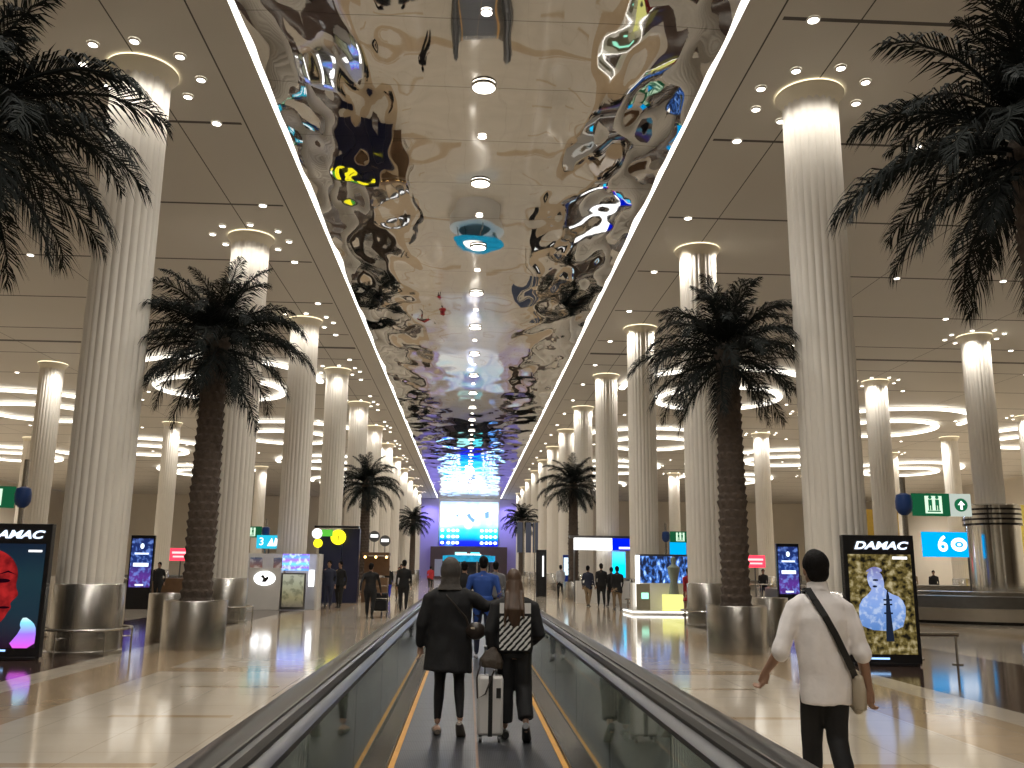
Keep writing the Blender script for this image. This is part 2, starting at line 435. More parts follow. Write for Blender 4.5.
L_ = WY1 - WY0; YM = (WY0 + WY1) / 2
m, nt, out = base_mat('pallet_rubber'); b = N(nt, 'ShaderNodeBsdfPrincipled'); v, x, y, z = xyz(nt)
gx = mth(nt, 'SINE', mth(nt, 'MULTIPLY', x, 420.0)); gy = mth(nt, 'LESS_THAN', mth(nt, 'MODULO', mth(nt, 'ADD', y, 50.0), .40), .012)
cc = mixc(nt, mth(nt, 'MULTIPLY_ADD', gx, .5, .5), (.035, .037, .042, 1), (.085, .088, .098, 1))
cc = mixc(nt, gy, cc, (.015, .015, .017, 1)); link(nt, cc, b.inputs['Base Color'])
b.inputs['Metallic'].default_value = .4; b.inputs['Roughness'].default_value = .42; link(nt, b.outputs[0], out.inputs[0])
MB().box(0, YM, .01, 1.42, L_, .02).build('pallet_belt', m, w)
yel = pmat('yellow_line', (.62, .30, .03), .5, var=.2, vscale=3)
for s in (-1, 1):
    MB().box(s * .705, YM, .024, .045, L_, .008).build('edge_line', yel, w)
MB().box(-.01, YM, .0215, .022, L_, .003).build('centre_joint', pmat('joint_brown', (.2, .12, .08), .5, var=.4, vscale=2), w)
comb = MB()
for k in range(46): comb.box(-.69 + k * .0307, WY1 - .15, .024, .014, .34, .012)
comb.build('comb_plate', steel, w)
for s in (-1, 1):
    sk = MB(); pr = [(.735, .0), (.735, .05), (.80, .13), (.845, .19), (.90, .19), (.90, 0)]
    sk.prism([(s * a, c) for a, c in pr], WY0, WY1); sk.build('skirt_panel', steel, w)
    # brushes
    MB().box(s * .742, YM, .045, .02, L_, .02).build('skirt_brush', black_r, w)
    g = MB()
    n = 20; st = L_ / n
    for k in range(n): g.box(s * .845, WY0 + st * (k + .5), .53, .012, st - .012, .70)
    g.build('glass_panel', glass_m, w)
    tm = MB(); tm.prism([(s * a, c) for a, c in [(.825, .86), (.825, .885), (.87, .915), (1.075, .915), (1.09, .86)]], WY0, WY1)
    tm.build('rail_trim', pmat('dark_trim', (.04, .04, .042), .35, .6), w)
    hr = MB(); prof = [(.875, .915), (.87, .935), (.885, .96), (.93, .975), (.98, .98), (1.03, .975), (1.065, .955), (1.07, .93), (1.06, .915)]
    hr.prism([(s * a, c) for a, c in prof], WY0, WY1)
    # newel return curve at the far end
    pts = [(s * .965, WY1 + .5 * sin(a), .47 + .47 * cos(a)) for a in [q * pi / 10 for q in range(0, 11)]]
    hr.tube([(s * .965, WY1 - .05, .94)] + pts, (.04), 10)
    hr.build('handrail', black_r, w)
    gr2 = MB().prism([(s * a, c) for a, c in [(.905, .916), (.905, .978), (.915, .978), (.915, .916)]], WY0, WY1)
    gr2.build('rail_insert', steel_dk, w)
    cs = MB()
    # outside plinth under the glass and a knee-high brace rail with brackets
    cs.box(s * .97, YM, .075, .14, L_, .15); cs.build('outer_plinth', steel_dk, w)
    br = MB(); br.tube([(s * 1.12, WY0, .66), (s * 1.12, WY1, .66)], .02, 8)
    k = 0
    yy = WY0 + .6
    while yy < WY1:
        br.tube([(s * 1.12, yy, .66), (s * 1.0, yy, .42), (s * .98, yy, .15)], .014, 6); yy += 1.6
    br.build('brace_rail', steel, w)
    nw = MB().box(s * .945, WY1 + .1, .40, .10, .5, .8); nw.build('newel', steel, w)
# ------------------------------------------------------------------ palms
bark = pmat('palm_bark', (.075, .055, .042), .9, var=.6, vscale=14, bump=.6, bscale=20)
leaf = pmat('palm_leaf', (.009, .012, .011), .8, var=.35, vscale=3, spec=.2)  # near-black colour carries the deep shade of the palms
def frond_mesh(elev, Lf, seed, droop):
    r = random.Random(seed); b = MB(); nS = 16; P = []; p = Vector((.05, 0, 0)); a = elev
    for i in range(nS + 1):
        P.append(p.copy()); p = p + Vector((cos(a), 0, sin(a))) * (Lf / nS); a -= droop / nS * (0.5 + 1.1 * i / nS)
    side = [0]; 
    for i in range(nS + 1): P[i].y += .10 * Lf * (i / nS) ** 2 * r.uniform(.6, 1) * (1 if seed % 2 else -1)
    b.tube(P, [.028 * (1 - .85 * i / nS) + .004 for i in range(nS + 1)], 5)
    nl = 62
    for j in range(nl):
        t = .12 + .88 * j / (nl - 1); f = t * nS; i = min(int(f), nS - 1); q = P[i].lerp(P[i + 1], f - i); T = (P[i + 1] - P[i]).normalized()
        ln = Lf * .27 * (sin(pi * min(1, .18 + .80 * t)) ** .6) * r.uniform(.85, 1.1)
        for s in (-1, 1):
            sideV = Vector((0, 1, 0)) * s
            upv = T.cross(Vector((0, 1, 0)));
            if upv.z < 0: upv = -upv
            d = (sideV * .72 + T * (.55 + .5 * t) + upv * r.uniform(-.1, .35)).normalized()
            mid = q + d * ln * .55; tip = q + d * ln + Vector((0, 0, -ln * r.uniform(.25, .55)))
            wv = T * .014 * Lf / 2
            v = [b.bm.verts.new(c) for c in (q - wv * .6, q + wv * .6, mid + wv, mid - wv, tip)]
            b._f([v[0], v[1], v[2], v[3]]); b._f([v[3], v[2], v[4]])
    return b.mesh('frond', leaf)
FR = [[frond_mesh(R_(e), l, 10 * i + j, R_(d)) for j in range(2)] for i, (e, l, d) in enumerate(((80, 1.75, 60), (58, 2.0, 85), (38, 2.1, 92), (15, 2.15, 80), (-12, 2.0, 62), (-38, 1.75, 40)))]
ZT = 5.27
def trunk_rf(a, z):
    u = (a / (2 * pi)) * 9; vz = z / .17
    row = math.floor(vz); fx = (u + .5 * (row % 2)) % 1; fz = vz - row
    return .055 * (1 - abs(fx - .5) * 1.6) * fz
tkp = [(.25 + .05 * max(0, 1 - z / .6) + .02 * sin(z), z) for z in [i * .0425 for i in range(int(ZT / .0425) + 1)]]
tk = MB().lathe(tkp, 72, rf=trunk_rf, sm=False).mesh('trunk', bark)
def palm(x, y, label, rz, nfr=(6, 9, 11, 11, 9, 5), sc=1):
    t = thing('palm_tree', label, 'palm tree', (x, y, .02), rz)
    t.location.z = .80
    ob('trunk', tk, t); r = random.Random(int(x * 10 + y))
    MB().ell((0, 0, ZT + .05), (.28, .28, .35)).build('crown_heart', bark, t)
    for ring_i, n in enumerate(nfr):
        for q in range(n):
            o = ob('frond', FR[ring_i][r.randint(0, 1)], t, (0, 0, ZT + .25 - ring_i * .07))
            s = r.uniform(.85, 1.08)
            o.rotation_euler = (r.uniform(-.15, .15), r.uniform(-.12, .12), 2 * pi * (q + r.uniform(-.35, .35)) / n + ring_i * .7); o.scale = (s, s, s)
    return t
pl = MB(); pl.lathe([(.60, 0), (.60, .92), (.575, .94), (.55, .92), (.55, .5)], 64, capt=False).mesh('x', steel) if False else None
def planter(x, y, label, r=.6, h=.92, plant=True):
    t = thing('steel_planter', label, 'planter', (x, y, 0))
    MB().lathe([(r, 0), (r, h - .02), (r - .01, h), (r - .04, h), (r - .045, h - .02), (r - .045, .1)], 64, capt=False).build('drum', steel, t)
    o = MB().lathe([(.27 if plant else .001, h - .14), (r - .047, h - .13), (r - .047, h - .16)], 32, capb=False, capt=False).build('soil' if plant else 'inner_lid', pmat('soil', (.03, .022, .016), .9) if plant else steel_dk, t)
    return t
PALMS = [(-5.45, 9.0, 'foreground palm cut off by the top left corner', 0), (6.12, 8.8, 'foreground palm cut off by the top right corner, trunk at the right edge', 1.0),
         (-5.32, 18.45, 'tall palm in front of the left columns, second palm on the left', 2.1), (5.48, 18.45, 'tall palm in front of the right columns, second palm on the right', 3.3),
         (-5.75, 51, 'smaller looking palm on the left by the dark shop booth', 4.2), (5.85, 50, 'smaller looking palm on the right above the white shop sign', 5.5),
         (-5.5, 92, 'farthest left palm beside the big end screen', .6), (5.2, 87, 'farthest right palm beside the big end screen', 1.9)]
for x, y, l, rz in PALMS:
    palm(x, y, l, rz)
    planter(x, y, 'steel planter of the ' + l.split(',')[0])
planter(-6.5, 20.6, 'empty round steel drum behind the left palm planter', .45, .98, False)
planter(7.3, 21.9, 'empty round steel drum behind the right palm planter', .45, .98, False)
# ------------------------------------------------------------------ advertising light boxes
glow_w = emat('sign_white', (1, 1, 1), 1.5)
glow_b = emat('letter_pale_blue', (.75, .85, 1), 1.5)
def cyl_y(mb, x, y, z, r, t=.02, n=24):
    a = [(x + r * cos(2 * pi * k / n), z + r * sin(2 * pi * k / n)) for k in range(n)]
    mb.prism(a, y - t / 2, y + t / 2)
def chk(p, it=2):
    for _ in range(it):
        q = []
        for i in range(len(p)):
            a, c = p[i], p[(i + 1) % len(p)]
            q += [(a[0] * .75 + c[0] * .25, a[1] * .75 + c[1] * .25), (a[0] * .25 + c[0] * .75, a[1] * .25 + c[1] * .75)]
        p = q
    return p
def ellp(cx, cz, rx, rz, n=24, a0=0, a1=2 * pi):
    return [(cx + rx * cos(a0 + (a1 - a0) * k / n), cz + rz * sin(a0 + (a1 - a0) * k / n)) for k in range(n)]
def ad_case(x, y, rz, label, W=1.27, H=2.24):
    t = thing('advertising_light_box', label, 'advertising screen', (x, y, 0), rz)
    f = MB(); f.box(0, .09, H / 2 + .03, W, .16, H - .02); f.box(0, .09, .03, W - .1, .2, .06)
    f.build('housing', black_p, t, bevel=.01)
    text('DAMAC', .185, glow_b, t, (.02, -.012, H - .17), shear=.28, sx=1.42, bold=.006)
    return t
# right: statue of a pale blue woman in front of gold foliage
t = ad_case(7.36, 15.95, -.05, 'tall black advertising light box at the right showing a pale blue figure on gold foliage')
m, nt, out = base_mat('poster_foliage'); v, x, y, z = xyz(nt)
nf = noise_n(nt, v, 9, 5); r = N(nt, 'ShaderNodeValToRGB'); cr = r.color_ramp
cr.elements[0].position = .38; cr.elements[0].color = (.012, .010, .006, 1); cr.elements[1].position = .68; cr.elements[1].color = (.50, .42, .24, 1)
e1 = cr.elements.new(.52); e1.color = (.16, .12, .035, 1)
link(nt, nf, r.inputs[0]); e = N(nt, 'ShaderNodeEmission'); e.inputs[1].default_value = .8; link(nt, r.outputs[0], e.inputs[0]); link(nt, e.outputs[0], out.inputs[0])
m.cycles.emission_sampling = 'NONE'
MB().box(0, .004, 1.06, 1.12, .01, 1.72).build('poster', m, t)
fig = gradmat('poster_figure', [(0, (.08, .22, .55)), (.45, (.26, .42, .85)), (.75, (.36, .46, .85)), (1, (.20, .19, .45))], .5, 1.7, .75, bscale=8, blotch=(.75, .85, 1))
b = MB()
b.prism(chk([(-.36, .62), (.30, .58), (.42, .95), (.34, 1.17), (.12, 1.25), (.03, 1.36), (-.16, 1.36), (-.20, 1.26), (-.40, 1.10), (-.44, .85)], 1), -.008, -.002)
b.prism(chk([(-.17, 1.30), (.04, 1.30), (.05, 1.46), (.00, 1.60), (-.10, 1.66), (-.22, 1.62), (-.25, 1.50), (-.22, 1.38)], 1), -.009, -.002)
b.prism(chk([(-.30, 1.60), (-.12, 1.72), (.04, 1.66), (.0, 1.60), (-.12, 1.64)]), -.010, -.002)
b.build('pictured_figure', fig, t)
b = MB(); b.mi = 0
b.prism([(.02, .42), (.16, .42), (.13, .95), (.12, 1.20), (.095, 1.32), (.07, 1.20), (.05, .95)], -.014, -.008)
for zz in (1.05, 1.13, .9): b.box(.09, -.012, zz, .15, .006, .03)
b.prism(ellp(-.10, 1.47, .05, .018), -.013, -.009); b.prism(ellp(-.12, 1.36, .04, .02), -.013, -.009)
b.build('pictured_tower', emat('poster_dark', (.01, .015, .03), 1), t)
MB().box(.36, -.004, 1.86, .26, .008, .045).build('small_caption', glow_w, t)
MB().box(-.15, -.004, .13, .42, .008, .03).build('bottom_caption', emat('cap_blue', (.35, .6, 1), 1.5), t)
# left: face in red light
t = ad_case(-7.78, 15.95, .05, 'tall black advertising light box at the left edge showing a face in red light')
m = gradmat('poster_teal', [(0, (.02, .005, .02)), (.3, (.010, .028, .045)), (.7, (.010, .035, .05)), (1, (.006, .015, .035))], .2, 1.9, .8, bscale=3)
MB().box(0, .004, 1.06, 1.12, .01, 1.72).build('poster', m, t)
m, nt, out = base_mat('poster_red_face'); v, x, y, z = xyz(nt)
nf = noise_n(nt, v, 3.2, 4); r = N(nt, 'ShaderNodeValToRGB'); cr = r.color_ramp
cr.elements[0].position = .35; cr.elements[0].color = (.02, .002, .004, 1); cr.elements[1].position = .7; cr.elements[1].color = (.50, .022, .022, 1)
link(nt, nf, r.inputs[0]); e = N(nt, 'ShaderNodeEmission'); e.inputs[1].default_value = .9; link(nt, r.outputs[0], e.inputs[0]); link(nt, e.outputs[0], out.inputs[0]); m.cycles.emission_sampling = 'NONE'
b = MB(); b.prism(chk([(-.57, .35), (-.30, .45), (-.10, .55), (.02, .68), (.06, .78), (.12, .86), (.08, .93), (.17, 1.02), (.21, 1.08), (.14, 1.22), (.17, 1.38), (.13, 1.55), (.0, 1.72), (-.2, 1.82), (-.57, 1.86)]), -.008, -.002)
b.build('pictured_face', m, t)
sh_e = emat('poster_shadow', (.01, .001, .004), 1)
MB().prism(ellp(-.08, 1.30, .13, .035), -.013, -.009).build('pictured_eye', sh_e, t)
MB().prism([(-.22, 1.38), (0, 1.44), (.14, 1.40), (0, 1.47)], -.013, -.009).build('pictured_eyebrow', sh_e, t)
MB().prism(ellp(0, .86, .09, .02), -.013, -.009).build('pictured_mouth', sh_e, t)
fl = gradmat('poster_flare', [(0, (.75, .10, .75)), (.45, (.35, .18, .95)), (.8, (.25, .75, 1)), (1, (.8, 1, 1))], .2, .72, 1.0, bscale=2)
MB().prism(chk([(.10, .2), (.55, .2), (.56, .5), (.50, .62), (.34, .72), (.28, .60), (.32, .50)], 1), -.010, -.002).build('pictured_flare', fl, t)
MB().box(.40, -.004, 1.80, .22, .008, .035).build('small_caption', glow_w, t)
MB().box(-.1, -.004, .16, .40, .008, .03).build('bottom_caption', MATS['cap_blue'], t)
# lean bars beside the light boxes
for x, y, nm in ((8.42, 16.3, 'right'), (-7.55, 16.2, 'left')):
    b = MB(); b.tube([(-.45, 0, .52), (.45, 0, .52)], .035, 10)
    for s in (-.36, .40): b.tube([(s, 0, .52), (s, 0, 0)], .022, 8)
    b.box(-.36, 0, .01, .14, .14, .02); b.box(.40, 0, .01, .14, .14, .02)
    if nm == 'right':
        tag(b.build('lean_bar', steel, None, (x, y, 0)), 'low steel lean bar just right of the light box with the pale blue figure', 'bar')
    else: b.bm.free()
# ------------------------------------------------------------------ signs on poles
green = emat('sign_green', (.01, .10, .04), .8); green_l = emat('sign_pale_green', (.62, .85, .62), 1.1); cyan = emat('sign_cyan', (.0, .36, .85), 1.15); dgreen = emat('glyph_green', (.01, .12, .05), 1)
blue_g = pmat('blue_globe', (.02, .06, .22), .3); yel_e = emat('sign_yellow', (1, .9, .02), 1.5); red_e = emat('sign_red', (1, .05, .09), 1.5); navy = emat('screen_navy', (.01, .02, .09), 1)
def person_glyph(b, x, z, s, y=-.045):
    cyl_y(b, x, y, z + .36 * s, .12 * s, .01, 12); b.box(x, y, z, .26 * s, .01, .42 * s); b.box(x - .08 * s, y, z - .36 * s, .09 * s, .01, .36 * s); b.box(x + .08 * s, y, z - .36 * s, .09 * s, .01, .36 * s)
def pole_sign(x, y, side, label, white=True, H=3.45):
    t = thing('signpost', label, 'sign post', (x, y, 0))
    b = MB(); b.tube([(0, 0, 0), (0, 0, H)], .055, 16); b.lathe([(.16, 0), (.16, .02), (.07, .04)], 24); b.build('pole', steel, t)
    MB().lathe([(.05, 2.70), (.12, 2.76), (.155, 2.84), (.16, 2.98), (.14, 3.10), (.05, 3.14)], 24).build('globe', blue_g, t)
    b = MB(); b.box(side * .54, 0, 2.92, .74, .06, .44); b.build('green_sign', green, t)
    MB().box(side * .58, -.035, 2.92, .34, .01, .34).build('pictogram_panel', green_l, t)
    b = MB(); person_glyph(b, side * .51, 2.96, .28); person_glyph(b, side * .65, 2.96, .28); b.box(side * .58, -.045, 2.79, .26, .01, .025); b.build('pictogram', dgreen, t)
    MB().tube([(0, 0, 2.98), (side * .2, 0, 2.98)], .03, 8).build('bracket', steel, t)
    if white:
        MB().box(side * 1.13, 0, 2.92, .42, .06, .44).build('white_sign', emat('sign_grey_white', (.55, .62, .55), .8), t)
        b = MB(); cyl_y(b, side * 1.13, -.036, 2.92, .13); b.build('round_arrow', dgreen, t)
        b = MB(); b.prism([(side * 1.13 - .07, 2.92), (side * 1.13, 3.0), (side * 1.13 + .07, 2.92)], -.055, -.046); b.box(side * 1.13, -.05, 2.88, .04, .01, .1); b.build('arrow_head', glow_w, t)
    return t
pole_sign(8.55, 17.3, 1, 'signpost at the right with blue globe, green pictogram sign and white arrow sign')
pole_sign(-9.16, 19.0, -1, 'signpost at the left edge with blue globe and lit green pictogram sign', False, 3.7)
pole_sign(7.98, 36.2, 1, 'small distant signpost with green sign in the gap right of centre', False)
pole_sign(-8.1, 36.9, -1, 'small distant signpost with green sign above the white shop booth', False)
def hang_sign(name, x, y, z, w, h, mat, label, cat='sign', rz=0, post=True, px=0):
    t = thing(name, label, cat, (x, y, 0), rz)
    MB().box(0, 0, z, w, .08, h).build('panel', mat, t)
    if post: MB().tube([(px, .06, 0), (px, .06, z + h / 2)], .035, 10).build('post', steel_dk, t)
    return t
# big number six sign by the carousel
t = hang_sign('carousel_number_sign', 19.05, 35.4, 2.73, 1.85, .98, cyan, 'bright blue lit sign with a white 6 by the slotted steel drum', px=.95)
text('6', .85, glow_w, t, (-.12, -.05, 2.73), bold=.018)
b = MB(); b.prism(ellp(.55, 2.73, .33, .27), -.052, -.044); b.build('oval', glow_w, t)
b = MB(); b.prism(ellp(.55, 2.73, .17, .12), -.06, -.054); b.build('oval_hole', cyan, t)
b = MB(); b.prism(ellp(.55, 2.73, .08, .06), -.066, -.06); b.build('oval_dot', glow_w, t)
t = hang_sign('direction_sign', 9.0, 38.5, 2.35, .7, .9, cyan, 'small blue sign behind the second signpost right of centre')
t = hang_sign('direction_sign', -7.85, 36.4, 2.52, .95, .52, emat('sign_turq', (.02, .42, .6), 1.2), 'turquoise sign with white letters above the white shop booth')
text('3 ', .42, glow_w, t, (-.22, -.05, 2.52)); b = MB(); b.prism([(-.05, 2.36), (.12, 2.68), (.22, 2.36)], -.052, -.044); b.prism([(.2, 2.36), (.26, 2.68), (.40, 2.60), (.30, 2.36)], -.052, -.044); b.build('symbol', glow_w, t)
for s, x, y, nm in ((-1, -13.9, 45, 'left'), (1, 14.4, 45, 'right')):
    t = hang_sign('red_sign', x, y, 2.08, 1.0, .6, red_e, f'small red lit sign far back on the {nm} side')
    b = MB(); b.box(0, -.045, 2.17, .8, .01, .10); b.box(0, -.045, 1.98, .7, .01, .08); b.build('caption_rows', emat('pale_pink', (1, .55, .55), 1.3), t)
dk_scr = gradmat('totem_screen', [(0, (.02, .01, .10)), (.3, (.10, .03, .25)), (.55, (.01, .03, .16)), (1, (.01, .02, .10))], .5, 2.6, 1.0, blotch=(.2, .35, .9), bscale=6)
for s, x, y, nm in ((-1, -11.9, 34, 'left'), (1, 12.15, 34, 'right')):
    t = thing('information_totem', f'tall dark blue information screen standing far back on the {nm}', 'screen', (x, y, 0))
    MB().box(0, .06, 1.32, .86, .12, 2.64).build('housing', black_p, t); MB().box(0, -.006, 1.65, .76, .01, 1.75).build('screen', dk_scr, t)
    b = MB(); b.prism(ellp(0, 2.25, .07, .10), -.016, -.01); b.box(0, -.014, 1.98, .5, .006, .06); b.box(0, -.014, 1.58, .55, .006, .13); b.box(0, -.014, .86, .3, .006, .06); b.build('caption', glow_b, t)
    t = thing('blue_screen', f'small bright blue screen beside the dark totem on the {nm}', 'screen', (x + (.62 if s > 0 else -.95), y + (-2 if s > 0 else 3), 0))
    MB().box(0, .04, 1.78, .50, .06, .85).build('panel', emat('scr_blue', (.05, .16, .8), 1.2, var=.4), t); MB().tube([(0, .07, 0), (0, .07, 1.5)], .03, 8).build('post', steel_dk, t)
# ------------------------------------------------------------------ central information ring desk
t = thing('information_desk', 'round information desk with cyan lit canopy ring in the middle of the hall', 'information desk', (CX, 52.5, 0))
MB().lathe([(1.5, 0), (1.5, 1.05), (1.6, 1.1), (1.6, 1.16), (1.0, 1.16)], 40, capt=False).build('counter', white_p, t)
b = MB(); b.lathe([(.9, 1.95), (1.5, 1.97), (1.5, 2.28), (.9, 2.32)], 12, sm=False); b.build('screen_ring', emat('desk_cyan', (.02, .38, .9), 0.8, True, var=.7), t)
for k in range(4): a = k * pi / 2 + .4; MB().tube([(1.2 * cos(a), 1.2 * sin(a), 0), (1.2 * cos(a), 1.2 * sin(a), 2.0)], .04, 8).build('support_post', steel, t)
MB().lathe([(.7, 2.33), (.7, 2.38), (.01, 2.39)], 24).build('roof_lamp', lamp_w2, t)
# ------------------------------------------------------------------ end wall screen
t = thing('video_wall', 'huge bright video wall at the far end of the hall', 'video wall', (CX + .1, YE - .25, 0))
big = gradmat('big_screen', [(0, (.0, .01, .55)), (.11, (.01, .02, .75)), (.18, (.0, .35, .75)), (.36, (.05, .62, .80)), (.50, (.75, .92, 1)), (.8, (1, 1, 1)), (1, (.45, .62, .95))], 4.75, 11.2, 1.7, bscale=.3, blotch=(.12, .35, .85), sample=True)
MB().box(0, 0, 7.97, 8.55, .12, 6.45).build('screen', big, t)
b = MB()
for q in range(3):
    zz = 5.2 + q * .9
    for xx in (-3.9, -3.0, -2.3, -1.7, 1.9, 2.6, 3.2, 3.9): b.prism(ellp(xx, zz, .26, .22, 12), -.075, -.065)
b.build('text_dots', emat('dot_white', (.85, .97, 1), 2.4), t)
b = MB(); b.prism([(-.4, 9.3), (.1, 9.5), (.3, 9.0), (.9, 8.6), (.6, 8.1), (.2, 8.5), (-.2, 8.9)], -.075, -.065); b.prism([(2.3, 9.6), (2.9, 9.9), (2.9, 8.9), (2.4, 8.8)], -.075, -.065); b.prism([(-2, 9.2), (-1.5, 9.4), (-1.7, 8.9)], -.075, -.065)
b.build('pictured_shapes', emat('shape_blue', (.12, .25, .7), 2), t)
for xx in (-5.6, 6.0):
    struct(MB().box(xx, YE - .15, ZC / 2 - .02, 2.6, .3, ZC - .05).build('trim_1', lilac))
    lamp('SPOT', (xx, YE - 3.0, ZC - .3), 1500, .4, 120, .9, (.35, .3, 1.0), rot=(R_(20), 0, 0))  # added violet spot without a fixture, tints the wall beside the screen
lamp('POINT', (CX, YE - 5, 8), 700, .6, color=(.5, .6, 1.0))  # added blue lamp without a fixture, stands in for the screen's glow
t = thing('entrance_portal', 'dark brown entrance portal under the video wall', 'portal', (CX + .1, YE - 1.2, 0))
pb = pmat('portal_brown', (.07, .045, .04), .4)
b = MB(); b.box(-4.2, 0, 2.3, 2.6, 1.6, 4.6); b.box(4.4, 0, 2.3, 2.4, 1.6, 4.6); b.box(0, 0, 4.0, 7.0, 1.5, 1.2); b.build('wall_block', pb, t)
b = MB(); b.box(0, .6, 1.7, 6.2, .1, 3.4); b.build('dark_opening', black_p, t)
for xx, w_, c in ((-1.1, 1.7, (.35, .85, .95)), (.95, 1.3, (.1, .65, .8)), (3.4, .9, (.1, .3, .8))): MB().box(xx, -.82, 3.4 if xx < 3 else 2.9, w_, .06, .85).build('small_screen', emat('ps%d' % int(xx * 10), c, 1.6, var=.3), t)
MB().box(-4.3, -.83, 1.6, 1.1, .05, 2.4).build('grey_door', pmat('door_grey', (.35, .38, .42), .4), t)
# ------------------------------------------------------------------ left shop booth
t = thing('shop_booth', 'white shop booth with round lit logo, framed poster and flight screen left of centre', 'booth', (-6.95, 34.85, 0))
t.scale = (.93, .93, .95)
b = MB(); b.box(0, .5, 1.08, 3.1, .12, 2.16); b.box(-1.5, 0, 1.08, .1, 1.1, 2.16); b.box(1.5, 0, 1.08, .1, 1.1, 2.16); b.build('wall_panels', white_p, t)
MB().box(-.55, -.35, .80, 1.25, .5, 1.6).build('counter', white_p, t, bevel=.01)
b = MB(); b.prism(ellp(-.55, 1.20, .42, .27), -.63, -.605); b.build('round_logo', emat('logo_white', (1, 1, 1), 2.4), t)
b = MB(); b.prism([(-.72, 1.28), (-.6, 1.34), (-.52, 1.22), (-.40, 1.30), (-.38, 1.18), (-.5, 1.05), (-.66, 1.06), (-.6, 1.18)], -.65, -.632); b.build('logo_emblem', black_p, t)
b = MB(); b.box(.58, -.52, .72, .98, .06, 1.38); b.build('poster_frame', steel_dk, t)
MB().box(.58, -.556, .74, .84, .012, 1.24).build('poster_picture', gradmat('bp', [(0, (.12, .10, .08)), (.3, (.25, .22, .12)), (.7, (.35, .36, .25)), (1, (.45, .45, .36))], .1, 1.4, .8, blotch=(.05, .05, .03), bscale=4), t)
MB().box(.62, -.50, 1.83, 1.05, .08, .64).build('flight_screen', gradmat('fs', [(0, (.05, .35, .8)), (.2, (.25, .08, .6)), (.4, (.1, .5, .95)), (.6, (.3, .1, .7)), (.8, (.08, .3, .9)), (1, (.2, .05, .5))], 1.5, 2.15, 1.6, blotch=(.6, .8, 1), bscale=7), t)
for xx in (-1.15, -.2): MB().box(xx, .42, 1.65, .5, .03, .7).build('wall_picture', gradmat('wp%d' % int(xx * 100), [(0, (.03, .03, .04)), (.5, (.2, .1, .08)), (1, (.05, .08, .14))], 1.3, 2.0, .7, blotch=(.5, .45, .4), bscale=5), t)
MB().box(1.28, -.52, 1.22, .2, .06, .62).build('lamp_panel', emat('lp', (1, 1, 1), 4, True), t)
# totems and black booth behind
t = thing('dark_kiosk', 'dark navy kiosk with yellow round signs behind the two suited men', 'kiosk', (-6.3, 41.5, 0))
b = MB(); b.box(.1, .3, 1.5, 1.0, .5, 3.0); b.box(1.0, .5, 1.65, .75, .5, 3.3); b.build('cabinet', pmat('navy_panel', (.012, .015, .05), .35), t)
for c_ in ((.45, 2.9, .34), (-.45, 2.62, .2)): b = MB(); cyl_y(b, c_[0], 0, c_[1], c_[2], .08); b.build('yellow_disc', yel_e, t)
text('i', .5, pmat('disc_olive', (.25, .2, .02), .5), t, (.45, -.05, 2.9))
b = MB(); cyl_y(b, -.5, -.05, 3.05, .23, .06); b.build('white_disc', glow_w, t)
b = MB(); b.box(-.05, -.05, 3.08, .5, .05, .3); b.build('green_panel', emat('gp', (.1, .5, .05), 1), t)
MB().box(.35, .12, 3.36, 2.0, .2, .10).build('top_beam', black_p, t)
for x, z, y, l in ((-4.58, 3.07, 45, 'left of two small round sign discs on a pole behind the trolley pusher'), (-4.05, 2.86, 45, 'right of two small round sign discs on a pole behind the trolley pusher')):
    t = thing('round_sign', l, 'sign', (x, y, 0))
    b = MB(); cyl_y(b, 0, 0, z, .27, .05); b.build('disc', pmat('disc_grey', (.12, .12, .12), .4), t)
    MB().box(0, -.035, z + .02, .36, .02, .14).build('bar', glow_w, t); MB().tube([(0, .04, 0), (0, .04, z)], .02, 6).build('post', steel_dk, t)
wood = pmat('dark_wood', (.16, .09, .045), .45, var=.3)
t = thing('wooden_cafe_counter', 'brown wooden cafe counter with small lamps behind the trolley pusher', 'counter', (-4.3, 43.6, 0))
b = MB(); b.box(0, 0, .55, 1.2, .7, 1.1); b.box(0, .4, 1.65, 1.2, .1, .9); b.box(0, 0, 2.2, 1.25, .9, .14); b.build('body', wood, t)
b = MB(); [b.ell((xx, -.3, 2.05), (.06, .06, .06)) for xx in (-.5, 0, .5)]; b.build('warm_lamp', emat('warm', (1, .6, .2), 5), t)
# ------------------------------------------------------------------ right shops
t = thing('exchange_shop', 'open shop with a long white, blue and red lit fascia right of centre', 'shop', (6.9, 45.5, 0))
MB().box(-.62, -.3, 2.84, 1.9, .1, .58).build('white_fascia', emat('fascia_white', (1, 1, 1), 2.6, True), t)
MB().box(.80, -.3, 2.84, .94, .1, .58).build('blue_fascia', emat('fascia_blue', (.0, .01, .65), 1.3), t)
MB().box(1.46, -.3, 2.84, .40, .1, .58).build('red_fascia', emat('fascia_red', (.9, .02, .04), 1.3), t)
MB().box(1.05, -.36, 2.66, .75, .03, .10).build('fascia_lettering', glow_w, t)
b = MB(); b.box(0, .1, 3.2, 3.5, .5, .12); b.box(-1.5, .3, 1.6, .08, .08, 3.2); b.box(1.6, .3, 1.6, .08, .08, 3.2); b.build('frame', steel_dk, t)
MB().box(.72, 0, 1.85, .66, .08, 1.28).build('cyan_screen', gradmat('cs', [(0, (.0, .45, .85)), (.5, (.0, .62, .95)), (1, (.1, .45, .9))], 1.2, 2.5, 1.6, bscale=2), t)
MB().box(0, -.9, .52, 3.1, .6, 1.04).build('counter', white_p, t)
b = MB(); b.box(1.35, -1.21, .55, .42, .02, .66); b.build('counter_poster', black_p, t)
